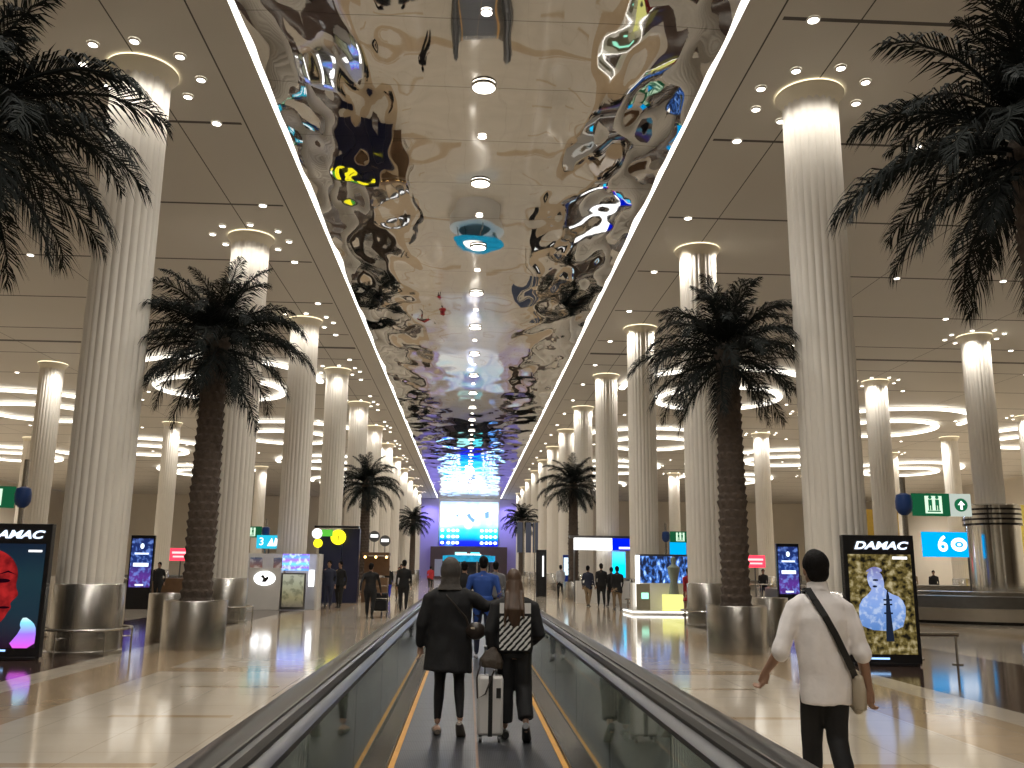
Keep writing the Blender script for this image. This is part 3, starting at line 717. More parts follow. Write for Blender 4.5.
b = MB(); person_glyph(b, 1.35, .56, .5, -1.225); b.build('poster_glyph', glow_w, t)
t = thing('display_stand', 'low white display stand with video wall, pale statue and yellow lit plinth right of centre', 'display stand', (7.55, 34.2, 0))
MB().box(.2, .3, .06, 3.3, 2.0, .12).build('platform', white_p, t)
b = MB(); b.box(.2, -.71, .09, 3.3, .02, .03); b.box(-1.46, .3, .09, .02, 2.0, .03); b.build('edge_light', led_w, t)
MB().box(-.25, .35, .62, 2.1, .5, 1.0).build('base_cabinet', white_p, t)
m, nt, out = base_mat('video_figures'); v, x, y, z = xyz(nt); r = N(nt, 'ShaderNodeValToRGB'); cr = r.color_ramp
cr.elements[0].position = .45; cr.elements[0].color = (.01, .015, .04, 1); cr.elements[1].position = .72; cr.elements[1].color = (.5, .75, 1, 1); e1 = cr.elements.new(.57); e1.color = (.05, .15, .5, 1)
link(nt, noise_n(nt, v, 7, 4, (1, 1, .5)), r.inputs[0]); e = N(nt, 'ShaderNodeEmission'); e.inputs[1].default_value = 1.4; link(nt, r.outputs[0], e.inputs[0]); link(nt, e.outputs[0], out.inputs[0]); m.cycles.emission_sampling = 'NONE'
MB().box(-.05, .2, 1.62, 1.95, .1, 1.0).build('video_wall_screen', m, t)
b = MB(); b.box(-.05, .26, 1.62, 2.15, .1, 1.14); b.build('screen_frame', steel_dk, t)
b = MB(); b.box(-1.12, .0, 1.2, .12, .3, 1.9); b.build('light_column', emat('lc', (1, .97, .9), 1.8), t)
MB().box(.1, -.45, .42, .72, .4, .60).build('yellow_plinth', emat('yp', (.80, .78, .25), 1.1), t)
b = MB(); b.lathe([(.20, .73), (.17, .9), (.13, 1.2), (.20, 1.5), (.24, 1.7), (.10, 1.8), (.08, 1.85), (.11, 1.95), (.09, 2.05), (.02, 2.1)], 16, c=(.15, -.45, 0)); b.build('statue', pmat('statue_green', (.22, .26, .20), .4), t)
b = MB(); b.box(-.98, -.3, .62, .5, .08, .95); b.build('side_board', pmat('board_beige', (.3, .27, .2), .5), t)
MB().box(-.92, -.35, .66, .26, .02, .22).build('green_lit_sign', emat('gls', (.35, .9, .65), 1.6), t)
# slim totems by the right palm
t = thing('slim_totem', 'slim white and blue lit totem beside the distant right palm', 'totem', (5.75, 52.5, 0))
MB().box(0, 0, 1.2, .42, .2, 2.4).build('housing', navy, t); MB().box(0, -.11, 1.75, .34, .02, 1.0).build('lit_face', emat('tf', (.55, .75, .95), 1.5, var=.3), t)
t = thing('black_totem', 'black totem with white vertical lettering left of the slim blue totem', 'totem', (4.4, 54, 0))
MB().box(0, 0, 1.35, .6, .3, 2.7).build('housing', black_p, t); MB().box(.1, -.16, 1.75, .09, .02, 1.2).build('lettering_strip', glow_w, t)
t = thing('hanging_banner_stand', 'grey blue banner stand by the farthest right palm', 'banner', (3.9, 58, 0))
b = MB()
for xx in (-.55, 0, .45): b.box(xx, .05 * xx, 3.55, .34, .04, 1.9)
b.build('banner_cloth', pmat('banner_blue', (.09, .11, .18), .6), t)
b = MB(); b.tube([(-.3, 0, 0), (-.3, 0, 4.6)], .04, 8); b.tube([(.4, 0, 0), (.4, 0, 4.6)], .04, 8); b.tube([(-.7, 0, 4.55), (.7, 0, 4.55)], .03, 8); b.build('stand_frame', steel, t)
# ------------------------------------------------------------------ baggage carousel
t = thing('baggage_carousel', 'oval steel baggage carousel around the slotted steel drum at the right', 'baggage carousel', (CX + 22.5, 36.33, 0))
def oval(R, z0, r1, z1, mb, A=9.7, B=8.6):
    n = 96; a = []; b_ = []
    for k in range(n):
        q = 2 * pi * k / n; c, s = cos(q), sin(q); e = .72
        X = A * abs(c) ** e * (1 if c > 0 else -1); Y = B * abs(s) ** e * (1 if s > 0 else -1); L = math.hypot(X, Y)
        a.append(mb.bm.verts.new((X * (L + R) / L, Y * (L + R) / L, z0))); b_.append(mb.bm.verts.new((X * (L + r1) / L, Y * (L + r1) / L, z1)))
    for k in range(n): mb._f([a[k], a[(k + 1) % n], b_[(k + 1) % n], b_[k]], True)
b = MB(); oval(-.12, 0, -.12, .12, b); b.build('kick_plate', black_p, t)
b = MB(); oval(0, .10, 0, .50, b); oval(-.12, .10, 0, .10, b); b.build('lower_skirt', steel, t)
b = MB(); oval(0, .50, .06, .52, b); oval(.06, .52, .03, .88, b); oval(.03, .88, -.15, .90, b); b.build('upper_skirt', steel_dk, t)
b = MB(); oval(-.15, .88, -1.3, .80, b); b.build('belt', black_r, t)
b = MB(); oval(-1.3, .0, -1.3, 1.0, b); oval(-1.3, 1.0, -1.6, 1.02, b); oval(-1.6, 1.02, -1.6, 0, b); b.build('inner_wall', steel, t)
for s, x, y, nm in ((-1, -21, 70, 'left'), (1, 22, 79.8, 'right')):
    t = thing('distant_carousel', f'low baggage carousel far back on the {nm} side', 'baggage carousel', (x, y, 0))
    b = MB(); oval(0, 0, 0, .8, b, 8, 3.6); b.build('skirt', steel_dk, t); b = MB(); oval(0, .8, -1.2, .75, b, 8, 3.6); b.build('belt', black_r, t)
# yellow partitions far right, trolley rows, barriers
yp = pmat('ochre_panel', (.55, .36, .05), .5, var=.2)
tag(MB().box(27.2, 60, 2.9, 3.8, .4, 5.8).build('yellow_partition', yp), 'ochre yellow partition wall behind the blue number sign', 'partition')
tag(MB().box(0, 0, 0, 1.4, .4, 6.4).build('yellow_partition', pmat('yellow_panel', (.75, .62, .12), .5), None, (38.6, 62, 3.2)), 'bright yellow upright panel at the far right edge', 'partition')
for i, (x0, x1, y, nm) in enumerate(((-17.5, -14.2, 42.5, 'grey metal queue barrier at the left behind the big column'), (19.5, 27, 49, 'row of upright white trolley bars behind the carousel'), (13.2, 16.6, 46.2, 'grey metal queue barrier at the right near the red sign'))):
    b = MB(); b.tube([(x0, y, .95), (x1, y, .95)], .03, 8); b.tube([(x0, y, .25), (x1, y, .25)], .02, 8)
    n = int((x1 - x0) / .3)
    for k in range(n + 1): b.box(x0 + (x1 - x0) * k / n, y, .48, .07 if i == 1 else .04, .03, .96)
    tag(b.build('queue_barrier', white_p if i == 1 else steel), nm, 'barrier')
tag(MB().box(-13.0, 41.5, .5, 2.6, .6, 1.0).build('wooden_desk', wood), 'brown wooden desk in front of the left red sign', 'desk')
tag(MB().box(11.6, 47.5, .5, 2.2, .6, 1.0).build('wooden_desk', wood), 'brown wooden desk near the right red sign', 'desk')
# ------------------------------------------------------------------ people
skin = pmat('skin', (.30, .17, .11), .5, var=.08); skin_l = pmat('skin_light', (.45, .28, .2), .5, var=.06)
hairm = pmat('hair_black', (.006, .005, .005), .7, var=.4, vscale=40, spec=.15, bump=.5, bscale=60); hair_b = pmat('hair_brown', (.075, .042, .024), .5, var=.5, vscale=30, sc3=(1, 1, .08))
hair_g = pmat('scarf_grey', (.06, .052, .045), .7, var=.3, vscale=14, bump=.3, bscale=40)
def cloth(n, c, r=.8): return pmat('cloth_' + n, c, r, var=.15, vscale=9, bump=.5, bscale=9)
blk = cloth('black', (.007, .007, .008)); wht = cloth('white_shirt', (.84, .80, .79)); blu = cloth('blue', (.02, .07, .30)); gry = cloth('grey', (.16, .16, .17)); nvy = cloth('navy', (.015, .02, .045))
tanc = cloth('tan', (.25, .18, .11)); redc = cloth('red', (.38, .02, .03)); shoe = pmat('shoe_black', (.012, .012, .012), .4); whc = cloth('pale', (.5, .5, .52))
class Fig:
    def __init__(s): s.parts = []      # (tag, builder)
    def tube(s, tag_, pts, rad, n=12): s.parts.append((tag_, 't', pts, rad, n)); return s
    def ell(s, tag_, c, r, M=None): s.parts.append((tag_, 'e', c, r, M)); return s
def fuse(fig, name, voxel, mats, parent, smooth=3, noise_amp=0):
    """union of all limbs into ONE continuous skin; each face takes the tag of the nearest limb"""
    mb = MB(); pts = []; off = 0
    for p in fig.parts:
        n0 = len(mb.bm.verts)
        if p[1] == 't':
            mb.tube(p[2], p[3], p[4])
            for e in (0, -1):
                r = p[3][e] if isinstance(p[3], list) else p[3]
                r = r if not isinstance(r, tuple) else min(r)
                if r < .061: mb.ell(p[2][e], (r * .97, r * .97, r * .97), None, 10, 8)
        else: mb.ell(p[2], p[3], p[4])
        mb.bm.verts.ensure_lookup_table()
        for v in list(mb.bm.verts)[n0:]: pts.append((v.co.copy(), p[0]))
        if p[1] == 't' and len(mats) > 1:
            V = [v.co for v in list(mb.bm.verts)[n0:n0 + p[4] * len(p[2])]]
            for i in range(len(V) - p[4]):
                for w_ in (.2, .4, .6, .8): pts.append((V[i].lerp(V[i + p[4]], w_), p[0]))
    me = bpy.data.meshes.new('tmp'); mb.bm.to_mesh(me); mb.bm.free()
    o = bpy.data.objects.new('tmp', me); TS.collection.objects.link(o)
    md = o.modifiers.new('r', 'REMESH'); md.mode = 'VOXEL'; md.voxel_size = voxel; md.use_smooth_shade = True
    if smooth: sm = o.modifiers.new('s', 'SMOOTH'); sm.factor = .5; sm.iterations = smooth
    dg = tdg()
    m2 = bpy.data.meshes.new_from_object(o.evaluated_get(dg))
    bpy.data.objects.remove(o)
    keys = list(mats.keys()); m2.materials.clear()
    for k in keys: m2.materials.append(mats[k])
    if noise_amp:
        for v in m2.vertices:
            q = v.co; v.co = q + v.normal * noise_amp * (noise.noise(Vector((q.x * 9, q.y * 9, q.z * 5))) + .5 * noise.noise(Vector((q.x * 22, q.y * 22, q.z * 9))))
    if len(keys) > 1:
        kd = kdtree.KDTree(len(pts))
        for i, (c, tg) in enumerate(pts): kd.insert(c, i)
        kd.balance()
        for p in m2.polygons: p.material_index = keys.index(pts[kd.find(p.center)[1]][1])
    for p in m2.polygons: p.use_smooth = True
    o = bpy.data.objects.new(name, m2); COL.objects.link(o); o.parent = parent
    return o
def hand(f, wrist, d, tag_='skin', side=1, curl=.5, s=1.0, thumbdir=(0, 1, 0), fat=1.0):
    """palm, four unequal curled fingers and a thumb leaving the side of the palm"""
    w = Vector(wrist); d = Vector(d).normalized(); th = Vector(thumbdir); th = (th - d * th.dot(d)).normalized(); nrm = d.cross(th) * side
    kn = w + d * .085 * s
    f.tube(tag_, [w - d * .02, w + d * .03 * s, kn], [(.022 * s, .018 * s), (.034 * s, .017 * s), (.036 * s, .014 * s)], 10)
    f.tube(tag_, [w, w + d * .05 * s + th * .012, kn + th * .018 * s], .016 * s, 8); f.tube(tag_, [w, w + d * .05 * s - th * .012, kn - th * .018 * s], .015 * s, 8)
    for i, (o_, L) in enumerate(((.030, .068), (.010, .078), (-.011, .073), (-.031, .056))):
        a = kn + th * o_ * s; dd = d.copy(); P = [a - d * .015]
        for j, (seg_, c) in enumerate(((.45, curl * .55), (.32, curl * 1.1), (.23, curl * .8))):
            dd = (Matrix.Rotation(c, 3, th) @ dd) if side > 0 else (Matrix.Rotation(-c, 3, th) @ dd)
            a = a + dd * L * seg_ * s; P.append(a)
        f.tube(tag_, P, [.0095 * s * fat, .009 * s * fat, .0085 * s * fat, .007 * s * fat], 8)
    b0 = w + d * .025 * s + th * .025 * s; b1 = b0 + (d * .6 + th * .75).normalized() * .038 * s; b2 = b1 + (d * .95 + th * .25).normalized() * .03 * s
    f.tube(tag_, [b0 - th * .01, b0, b1, b2], [.014 * s, .013 * s, .0105 * s, .008 * s], 8)
def head(f, c, face=(0, 1), s=1.0, tag_='skin'):
    c = Vector(c); fx, fy = face; L = math.hypot(fx, fy); fx /= L; fy /= L; fv = Vector((fx, fy, 0)); sv = Vector((fy, -fx, 0)); rot = math.atan2(-fx, fy); M = Matrix.Rotation(rot, 4, 'Z')
    f.ell(tag_, c + Vector((0, 0, .02)) * s, (.073 * s, .093 * s, .095 * s), M)
    f.ell(tag_, c + fv * .028 * s + Vector((0, 0, -.055)) * s, (.055 * s, .060 * s, .060 * s), M)
    f.tube(tag_, [c + fv * .085 * s + Vector((0, 0, .02)) * s, c + fv * .108 * s + Vector((0, 0, -.022)) * s, c + fv * .088 * s + Vector((0, 0, -.032)) * s], .012 * s, 6)
    f.ell(tag_, c + fv * .083 * s + Vector((0, 0, -.062)) * s, (.024 * s, .012 * s, .010 * s), M)
    for q in (-1, 1): f.ell(tag_, c + sv * q * .076 * s + Vector((0, 0, -.012)) * s - fv * .005, (.010 * s, .020 * s, .032 * s), M)
def eyes(parent, c, face=(0, 1), s=1.0):
    c = Vector(c); fx, fy = face; L = math.hypot(fx, fy); fv = Vector((fx / L, fy / L, 0)); sv = Vector((fy / L, -fx / L, 0)); b = MB()
    for q in (-1, 1): b.ell(c + fv * .084 * s + sv * q * .031 * s + Vector((0, 0, .008)) * s, (.012 * s, .012 * s, .007 * s), None, 8, 6)
    b.build('eyes', hairm, parent)
def hair_cap(parent, c, face=(0, 1), s=1.0, mat=None, long=0, bun=False, cover=False):
    c = Vector(c); fx, fy = face; L = math.hypot(fx, fy); fv = Vector((fx / L, fy / L, 0)); M = Matrix.Rotation(math.atan2(-fx, fy), 4, 'Z')
    f = Fig(); f.ell('h', c - fv * .018 * s + Vector((0, 0, .038)) * s, (.086 * s, .098 * s, .098 * s), M)
    f.ell('h', c - fv * .045 * s + Vector((0, 0, -.02)) * s, (.074 * s, .062 * s, .075 * s), M)
    if cover:
        f.ell('h', c - fv * .01 * s + Vector((0, 0, -.0)) * s, (.10 * s, .11 * s, .125 * s), M); f.tube('h', [c + Vector((0, 0, .02)), c - fv * .02 + Vector((0, 0, -.06)), c - fv * .025 + Vector((0, 0, -.13)), c - fv * .03 + Vector((0, 0, -.19))], [(.095, .10), (.092, .098), (.10, .095), (.14, .105)], 18)
    if long:
        f.tube('h', [c - fv * .05 * s, c - fv * .10 * s + Vector((0, 0, -.14)), c - fv * .165 * s + Vector((0, 0, -.26)), c - fv * .165 * s + Vector((0, 0, -long))], [(.092 * s, .07 * s), (.108 * s, .06), (.085 * s, .04), (.03, .012)], 12)
        for k in range(5): xx = (k - 2) * .045; f.tube('h', [c - fv * .12 + Vector((xx * .9, 0, -.10)), c - fv * .185 + Vector((xx * 1.0, 0, -.26)), c - fv * .175 + Vector((xx * 1.15, 0, -long + .05 * (k % 3)))], [.022, .022, .008], 6)
    fuse(f, 'hair', .010, {'h': mat or hairm}, parent, 1, .006 if not cover else .003)
def legs(f, H, lf, rf, tag_, shoe_tag, hip=None, w=1.0, hipz=.51, skin_ank=None, kf=(.03, .03)):
    """lf/rf = (ankle xyz, toe pitch) ; tapered thigh and calf, foot with heel and toe"""
    for s, (ank, pitch, kn) in ((-1, lf), (1, rf)):
        hp = Vector((s * .085 * w, 0, H * hipz)); a = Vector(ank); k = hp.lerp(a, .48) + Vector((0, kn, 0))
        f.tube(tag_, [hp, hp.lerp(k, .5), k, k.lerp(a, .35) + Vector((0, -.015, 0)), a + Vector((0, 0, .03))], [.088 * w, .076 * w, .056 * w, .054 * w, .036 * w], 14)
        d = Vector((s * .10, cos(pitch), sin(pitch))).normalized(); dn = Vector((0, sin(pitch), -cos(pitch)))
        heel = a + dn * .055 - d * .045
        f.tube(shoe_tag, [heel, a + dn * .05 + d * .03, a + dn * .062 + d * .12, a + dn * .066 + d * .175], [(.034, .036), (.038, .040), (.044, .026), (.032, .018)], 10)
        if skin_ank: f.tube(skin_ank, [a + Vector((0, 0, .07)), a, a + dn * .03], .034 * w, 8)
def arm(f, sh_, el, wr, tag_up, tag_lo, s=1.0, hand_dir=None, side=1, curl=.5, hs=1.0, thumb=(0, 1, 0), lo=.0):
    sh_, el, wr = Vector(sh_), Vector(el), Vector(wr)
    f.tube(tag_up, [sh_, sh_.lerp(el, .5), el], [.052 * s, .046 * s, .038 * s], 12)
    f.tube(tag_lo, [el, el.lerp(wr, .4), wr], [.038 * s, .036 * s, .024 * s], 12)
    if hand_dir: hand(f, wr, hand_dir, 'skin', side, curl, hs, thumb)
def torso(f, H, tag_, w=1.0, d=1.0, lean=0):
    z = H
    P = [(0, 0, z * .47), (0, 0, z * .53), (0, 0, z * .60), (0, lean * .5, z * .68), (0, lean, z * .76), (0, lean, z * .80)]
    f.tube(tag_, P, [(.135 * w, .095 * d), (.165 * w, .11 * d), (.140 * w, .095 * d), (.160 * w, .11 * d), (.175 * w, .105 * d), (.13 * w, .08 * d)], 18)
    for s in (-1, 1): f.tube(tag_, [(0, lean, z * .805), (s * .10 * w, lean, z * .80), (s * .175 * w, lean, z * .785)], [.06, .058, .055], 12)
def neck(f, H, tag_='skin', lean=0, fw=.01): f.tube(tag_, [(0, lean - .01, H * .80), (0, lean, H * .845), (0, lean + fw, H * .89)], [.062, .054, .055], 12)
GP = [0]
def bgperson(x, y, rz, label, top, bottom, H=1.74, sk=None, hair=None, female=False, stride=.12, dress=None, armf=.05, voxel=.022, kneel=False, group=None, long=0, bag=False):
    t = thing('person', label, 'person', (x, y, 0), rz, group); f = Fig(); w = 1.0 if female else 1.12
    torso(f, H, 'top', w); neck(f, H); hc = (0, .015, H * .928); head(f, hc, s=H / 1.75)
    if dress: f.tube('top', [(0, 0, H * .56), (0, 0, H * .40), (0, 0, H * dress)], [(.15, .11), (.20, .15), (.24, .19)], 16)
    if not dress: f.tube('top', [(0, 0, H * .62), (0, 0, H * .53), (0, 0, H * .475)], [(.155 * w, .105), (.175 * w, .12), (.178 * w, .125)], 16)
    legs(f, H, ((-.10, stride, .09), 0, .03), ((.10, -stride, .10), -.25 if stride > .1 else 0, .05), 'bot', 'shoe', w=w * 1.15)
    for s in (-1, 1):
        a = armf * s
        arm(f, (s * .19 * w, 0, H * .785), (s * .228 * w, -.03 + a, H * .62), (s * .225 * w, .06 + a * 2, H * .475), 'top', 'top' if not female or dress else 'top', 1, (0, .15, -1), -s, .55, .95, (0, 1, 0))
    fuse(f, 'body', voxel if voxel else .02, {'skin': sk or skin, 'top': top, 'bot': bottom, 'shoe': shoe}, t, 2)
    hair_cap(t, hc, s=H / 1.75, mat=hair or hairm, long=long); eyes(t, hc, s=H / 1.75)
    if bag:
        b = MB(); b.box(.0, -.17, H * .68, .28, .14, .40); b.build('backpack', blk, t, bevel=.03)
    return t
#PEOPLE
bgperson(-5.30, 35.6, pi, 'man in dark navy suit, left of the two men standing before the white booth', nvy, nvy, 1.82, stride=.03, voxel=.03)
bgperson(-4.98, 36.4, pi - .5, 'man in black suit with pale shirt, right of the two men by the white booth', blk, blk, 1.80, stride=.06, voxel=.03)
bgperson(-3.05, 29.4, -.1, 'person in black pushing a luggage trolley, left of the walkway', blk, blk, 1.72, armf=.2, voxel=.025)
bgperson(-2.28, 33.6, 0, 'man in black suit walking away just left of the walkway handrail', blk, blk, 1.86, stride=.05, voxel=.025)
bgperson(-4.05, 47.5, .2, 'distant person in dark jacket and bright blue trousers behind the trolley pusher', blk, cloth('bright_blue', (.03, .04, .5)), 1.7, voxel=.03)
bgperson(-3.3, 45, pi, 'distant woman in pale top behind the man in the black suit', whc, tanc, 1.62, female=True, voxel=.03)
bgperson(-3.7, 52, pi, 'distant man in grey top at the left of the walkway', gry, blk, 1.78, voxel=.03)
bgperson(-2.75, 70, 0, 'far away person in a red top left of the end portal', redc, blk, 1.7, voxel=.03)
bgperson(5.2, 50.5, .3, 'man in pale shirt and dark trousers standing near the slim blue totem', whc, blk, 1.82, voxel=.03)
bgperson(5.35, 40.2, -.6, 'man in dark top and tan trousers, leftmost of the group at the white counter', nvy, tanc, 1.76, voxel=.03)
bgperson(5.85, 39.6, .1, 'tall man in black, centre of the group at the white counter', blk, blk, 1.86, voxel=.03)
bgperson(6.45, 40.6, .5, 'person in black behind the group at the white counter', blk, blk, 1.7, voxel=.03, bag=True)
bgperson(6.05, 36.6, .2, 'person in long black coat with tan legs, nearest of the group at the white counter', blk, tanc, 1.74, dress=.42, voxel=.03)
bgperson(8.1, 33.15, .3, 'woman in a red dress at the right end of the display stand', redc, skin_l, 1.68, female=True, dress=.30, voxel=.025)
bgperson(15.6, 47.5, pi, 'distant person in dark clothes under the right red sign', blk, nvy, 1.72, voxel=.03)
bgperson(14.6, 49, .4, 'distant person in navy top left of the one under the right red sign', nvy, tanc, 1.7, voxel=.03)
bgperson(-13.4, 40.6, pi, 'distant person in black behind the wooden desk on the left', blk, blk, 1.7, voxel=.03)
bgperson(17.3, 47.2, pi, 'distant person in grey beside the queue barrier on the right', gry, nvy, 1.75, voxel=.03)
xs = [(21.0, 50.5, whc), (22.2, 51.5, gry), (23.4, 50.4, nvy), (24.3, 51.8, whc), (25.3, 50.8, tanc), (26.2, 50.2, blk), (22.8, 53.2, blk), (24.9, 53.6, gry), (31.5, 51.2, blk), (20.2, 52.6, gry)]
wds = ['pale shirt at the left end', 'grey top, second from the left', 'navy top, third from the left', 'pale shirt near the middle', 'tan top right of the middle', 'black top at the right end nearest the drum', 'black top in the back row', 'grey top in the back row', 'black jacket right of the steel drum', 'grey top far left in the back row']
for (x, y, c), d in zip(xs, wds): bgperson(x, y, pi + (x % 1) - .5, f'waiting passenger behind the carousel, {d}', c, nvy, 1.66 + (x % .1), voxel=.035)
# people ahead on the walkway
bgperson(.78, 24.5, 0, 'person in grey shirt farther ahead on the walkway', gry, blk, 1.78, voxel=.025)
bgperson(-.05, 21.5, 0, 'dark haired person in black farther ahead on the walkway', blk, blk, 1.75, voxel=.025)
# luggage trolley
t = thing('luggage_trolley', 'small metal luggage trolley with dark bags pushed by the person in black', 'trolley', (-2.78, 30.2, 0))
b = MB(); b.tube([(-.25, -.35, .15), (-.25, -.35, 1.0), (.25, -.35, 1.0), (.25, -.35, .15)], .02, 8); b.tube([(-.25, -.35, .18), (-.2, .5, .18), (.2, .5, .18), (.25, -.35, .18)], .02, 8); b.tube([(-.25, -.35, .6), (.25, -.35, .6)], .015, 8); b.build('frame', steel, t)
b = MB(); b.box(0, .05, .38, .42, .6, .32); b.box(.02, .0, .66, .38, .45, .22); b.build('bags', blk, t, bevel=.04)
for xx, yy in ((-.24, -.35), (.24, -.35), (0, .45)): MB().tube([(xx - .02, yy, .08), (xx + .02, yy, .08)], .08, 16).build('wheel', black_r, t)
# ---- blue shirt man
t = thing('person', 'man in a bright blue shirt and dark trousers walking ahead between the two women', 'person', (.30, 16.3, .02))
H = 1.80; f = Fig(); torso(f, H, 'top', 1.12, 1.1); neck(f, H); hc = (0, .015, H * .925); head(f, hc)
legs(f, H, ((-.10, .16, .10), 0, .04), ((.11, -.16, .12), -.4, .06), 'bot', 'shoe', w=1.1)
arm(f, (-.22, 0, H * .785), (-.29, -.02, H * .63), (-.28, .10, H * .50), 'top', 'skin', 1.1, (0, .2, -1), 1, .5)
arm(f, (.22, 0, H * .785), (.29, -.05, H * .63), (.27, .05, H * .50), 'top', 'skin', 1.1, (0, .2, -1), -1, .5)
f.tube('top', [(0, 0, H * .60), (0, 0, H * .51)], [(.18, .13), (.19, .14)], 16)
fuse(f, 'body', .014, {'skin': skin, 'top': blu, 'bot': nvy, 'shoe': cloth('shoe_grey', (.3, .3, .32))}, t, 3, .004)
hair_cap(t, hc); eyes(t, hc)
# ---- woman in black coat (left)
t = thing('person', 'woman in long black coat and grey head covering with an arm around her companion', 'person', (-.15, 9.15, .025))
H = 1.66; f = Fig(); neck(f, H); hc = (-.005, .02, H * .928); head(f, hc, (.25, 1)); torso(f, H, 'skin', .78)
legs(f, H, ((-.105, .04, .09), 0, .03), ((.115, -.13, .14), -.7, .09), 'skin', 'skin', w=.86)
arm(f, (-.19, 0, 1.27), (-.27, -.02, 1.02), (-.29, .03, .82), 'skin', 'skin', 1, (0.02, .15, -1), 1, .5, .95, (0, 1, 0))
arm(f, (.18, .0, 1.28), (.36, .03, 1.20), (.50, -.07, 1.24), 'skin', 'skin', 1, (1, -.1, .15), 1, .4, .95, (0, 0, 1))
fuse(f, 'body', .008, {'skin': skin_l}, t, 2)
f = Fig()
f.tube('c', [(0, 0, 1.40), (0, 0, 1.33), (0, 0, 1.22), (0, 0, 1.05), (-.005, 0, .88), (-.01, 0, .74), (-.02, -.005, .585)], [(.075, .07), (.175, .105), (.215, .135), (.205, .135), (.225, .15), (.235, .16), (.245, .175)], 24)
f.tube('c', [(-.10, 0, 1.33), (-.20, 0, 1.27), (-.28, -.02, 1.02), (-.295, .02, .85)], [.07, .075, .062, .05], 14)
f.tube('c', [(.10, 0, 1.33), (.20, .0, 1.28), (.36, .03, 1.20), (.48, -.06, 1.235)], [.07, .072, .06, .048], 14)
fuse(f, 'coat', .014, {'c': blk}, t, 3, .012)
f = Fig(); legs(f, H, ((-.105, .04, .09), 0, .03), ((.115, -.13, .14), -.7, .09), 'c', 'x', w=.93)
f.parts = [p for p in f.parts if p[0] == 'c']
for i, p in enumerate(f.parts): f.parts[i] = (p[0], p[1], p[2][:4] + [Vector(p[2][4]) + Vector((0, 0, .02))], [r * 1.04 for r in p[3]], p[4])
fuse(f, 'leggings', .012, {'c': blk}, t, 2)
b = MB()
for (ax_, ay, az), pt in (((-.105, .04, .09), 0), ((.115, -.13, .14), -.7)):
    s = -1 if ax_ < 0 else 1; d = Vector((s * .10, cos(pt), sin(pt))).normalized(); dn = Vector((0, sin(pt), -cos(pt))); a = Vector((ax_, ay, az))
    b.tube([a + dn * .062 - d * .075, a + dn * .062 - d * .03, a + dn * .066 + d * .05, a + dn * .068 + d * .13, a + dn * .07 + d * .20], [(.028, .022), (.040, .030), (.044, .026), (.048, .026), (.022, .014)], 12)
b.build('flat_shoes', pmat('shoe_beige', (.14, .12, .10), .5), t)
hair_cap(t, hc, (.25, 1), 1.06, hair_g, cover=True); eyes(t, hc, (.25, 1))
bagm = pmat('bag_leather', (.03, .022, .018), .35)
t = thing('handbag', 'small dark shoulder bag hanging at the right side of the woman in the black coat', 'bag', (.10, 9.03, 1.0))
MB().ell((0, 0, 0), (.10, .05, .085)).build('bag_body', bagm, t)
MB().tube([(-.07, 0, .05), (-.10, -.035, .13), (-.22, -.06, .26), (-.30, -.05, .34)], .009, 6).build('strap', bagm, t)
MB().box(-.03, -.05, .03, .04, .008, .02).build('clasp', chrome, t)
# ---- woman with striped jacket (right)
t = thing('person', 'long haired woman in black jacket with white diagonal stripes on the back', 'person', (.47, 8.9, .025))
t.scale = (.9, 1, .975)
H = 1.60; f = Fig(); neck(f, H); hc = (-.01, .02, H * .925); head(f, hc); torso(f, H, 'skin', .78)
LG = (((-.085, .06, .09), 0, .03), ((.12, -.15, .15), -.75, .08))
legs(f, H, *LG, 'skin', 'skin', w=.86)
arm(f, (-.19, 0, 1.24), (-.25, -.06, 1.0), (-.225, -.06, .83), 'skin', 'skin', 1, (.12, .1, -1), 1, .9, .95, (0, 1, 0))
arm(f, (.19, 0, 1.24), (.25, -.03, .98), (.19, .12, .90), 'skin', 'skin', 1, (-.3, .8, -.2), -1, .5, .95, (0, 0, 1))
fuse(f, 'body', .008, {'skin': skin_l}, t, 2)
f = Fig()
f.tube('c', [(0, 0, 1.36), (0, 0, 1.29), (0, 0, 1.18), (0, 0, 1.0), (0, 0, .86), (0, 0, .80)], [(.08, .07), (.175, .105), (.20, .13), (.195, .13), (.20, .135), (.19, .13)], 24)
f.tube('c', [(-.10, 0, 1.28), (-.19, 0, 1.24), (-.265, -.06, 1.0), (-.235, -.06, .86)], [.07, .075, .068, .05], 14)
f.tube('c', [(.10, 0, 1.28), (.19, 0, 1.24), (.265, -.03, .98), (.205, .10, .905)], [.07, .075, .068, .05], 14)
fuse(f, 'jacket', .014, {'c': blk}, t, 3, .008)
# back panel, curved with the jacket: white block above diagonal stripes
def backpanel(z0, z1, mats, name, cut=None):
    b = MB(); n = 40; mz = 44; x0_, x1_ = -.165, .165
    for i in range(n):
        for j in range(mz):
            xa, xb = x0_ + (x1_ - x0_) * i / n, x0_ + (x1_ - x0_) * (i + 1) / n; za, zb = z0 + (z1 - z0) * j / mz, z0 + (z1 - z0) * (j + 1) / mz
            xm, zm = (xa + xb) / 2, (za + zb) / 2
            if cut and not cut(xm, zm): continue
            yy = lambda xx: -.150 + .35 * xx * xx * 2.4
            b.poly([(xa, yy(xa), za), (xb, yy(xb), za), (xb, yy(xb), zb), (xa, yy(xa), zb)])
    return b.build(name, mats, t)
wp = pmat('white_print', (.78, .77, .75), .6, var=.03)
backpanel(.83, 1.29, blk, 'back_panel')
for o in (backpanel(1.185, 1.285, wp, 'white_block'), backpanel(.84, 1.16, wp, 'diagonal_stripes', lambda x, z: ((x - z) / .062) % 1 < .52)): o.location = (0, -.003, 0)
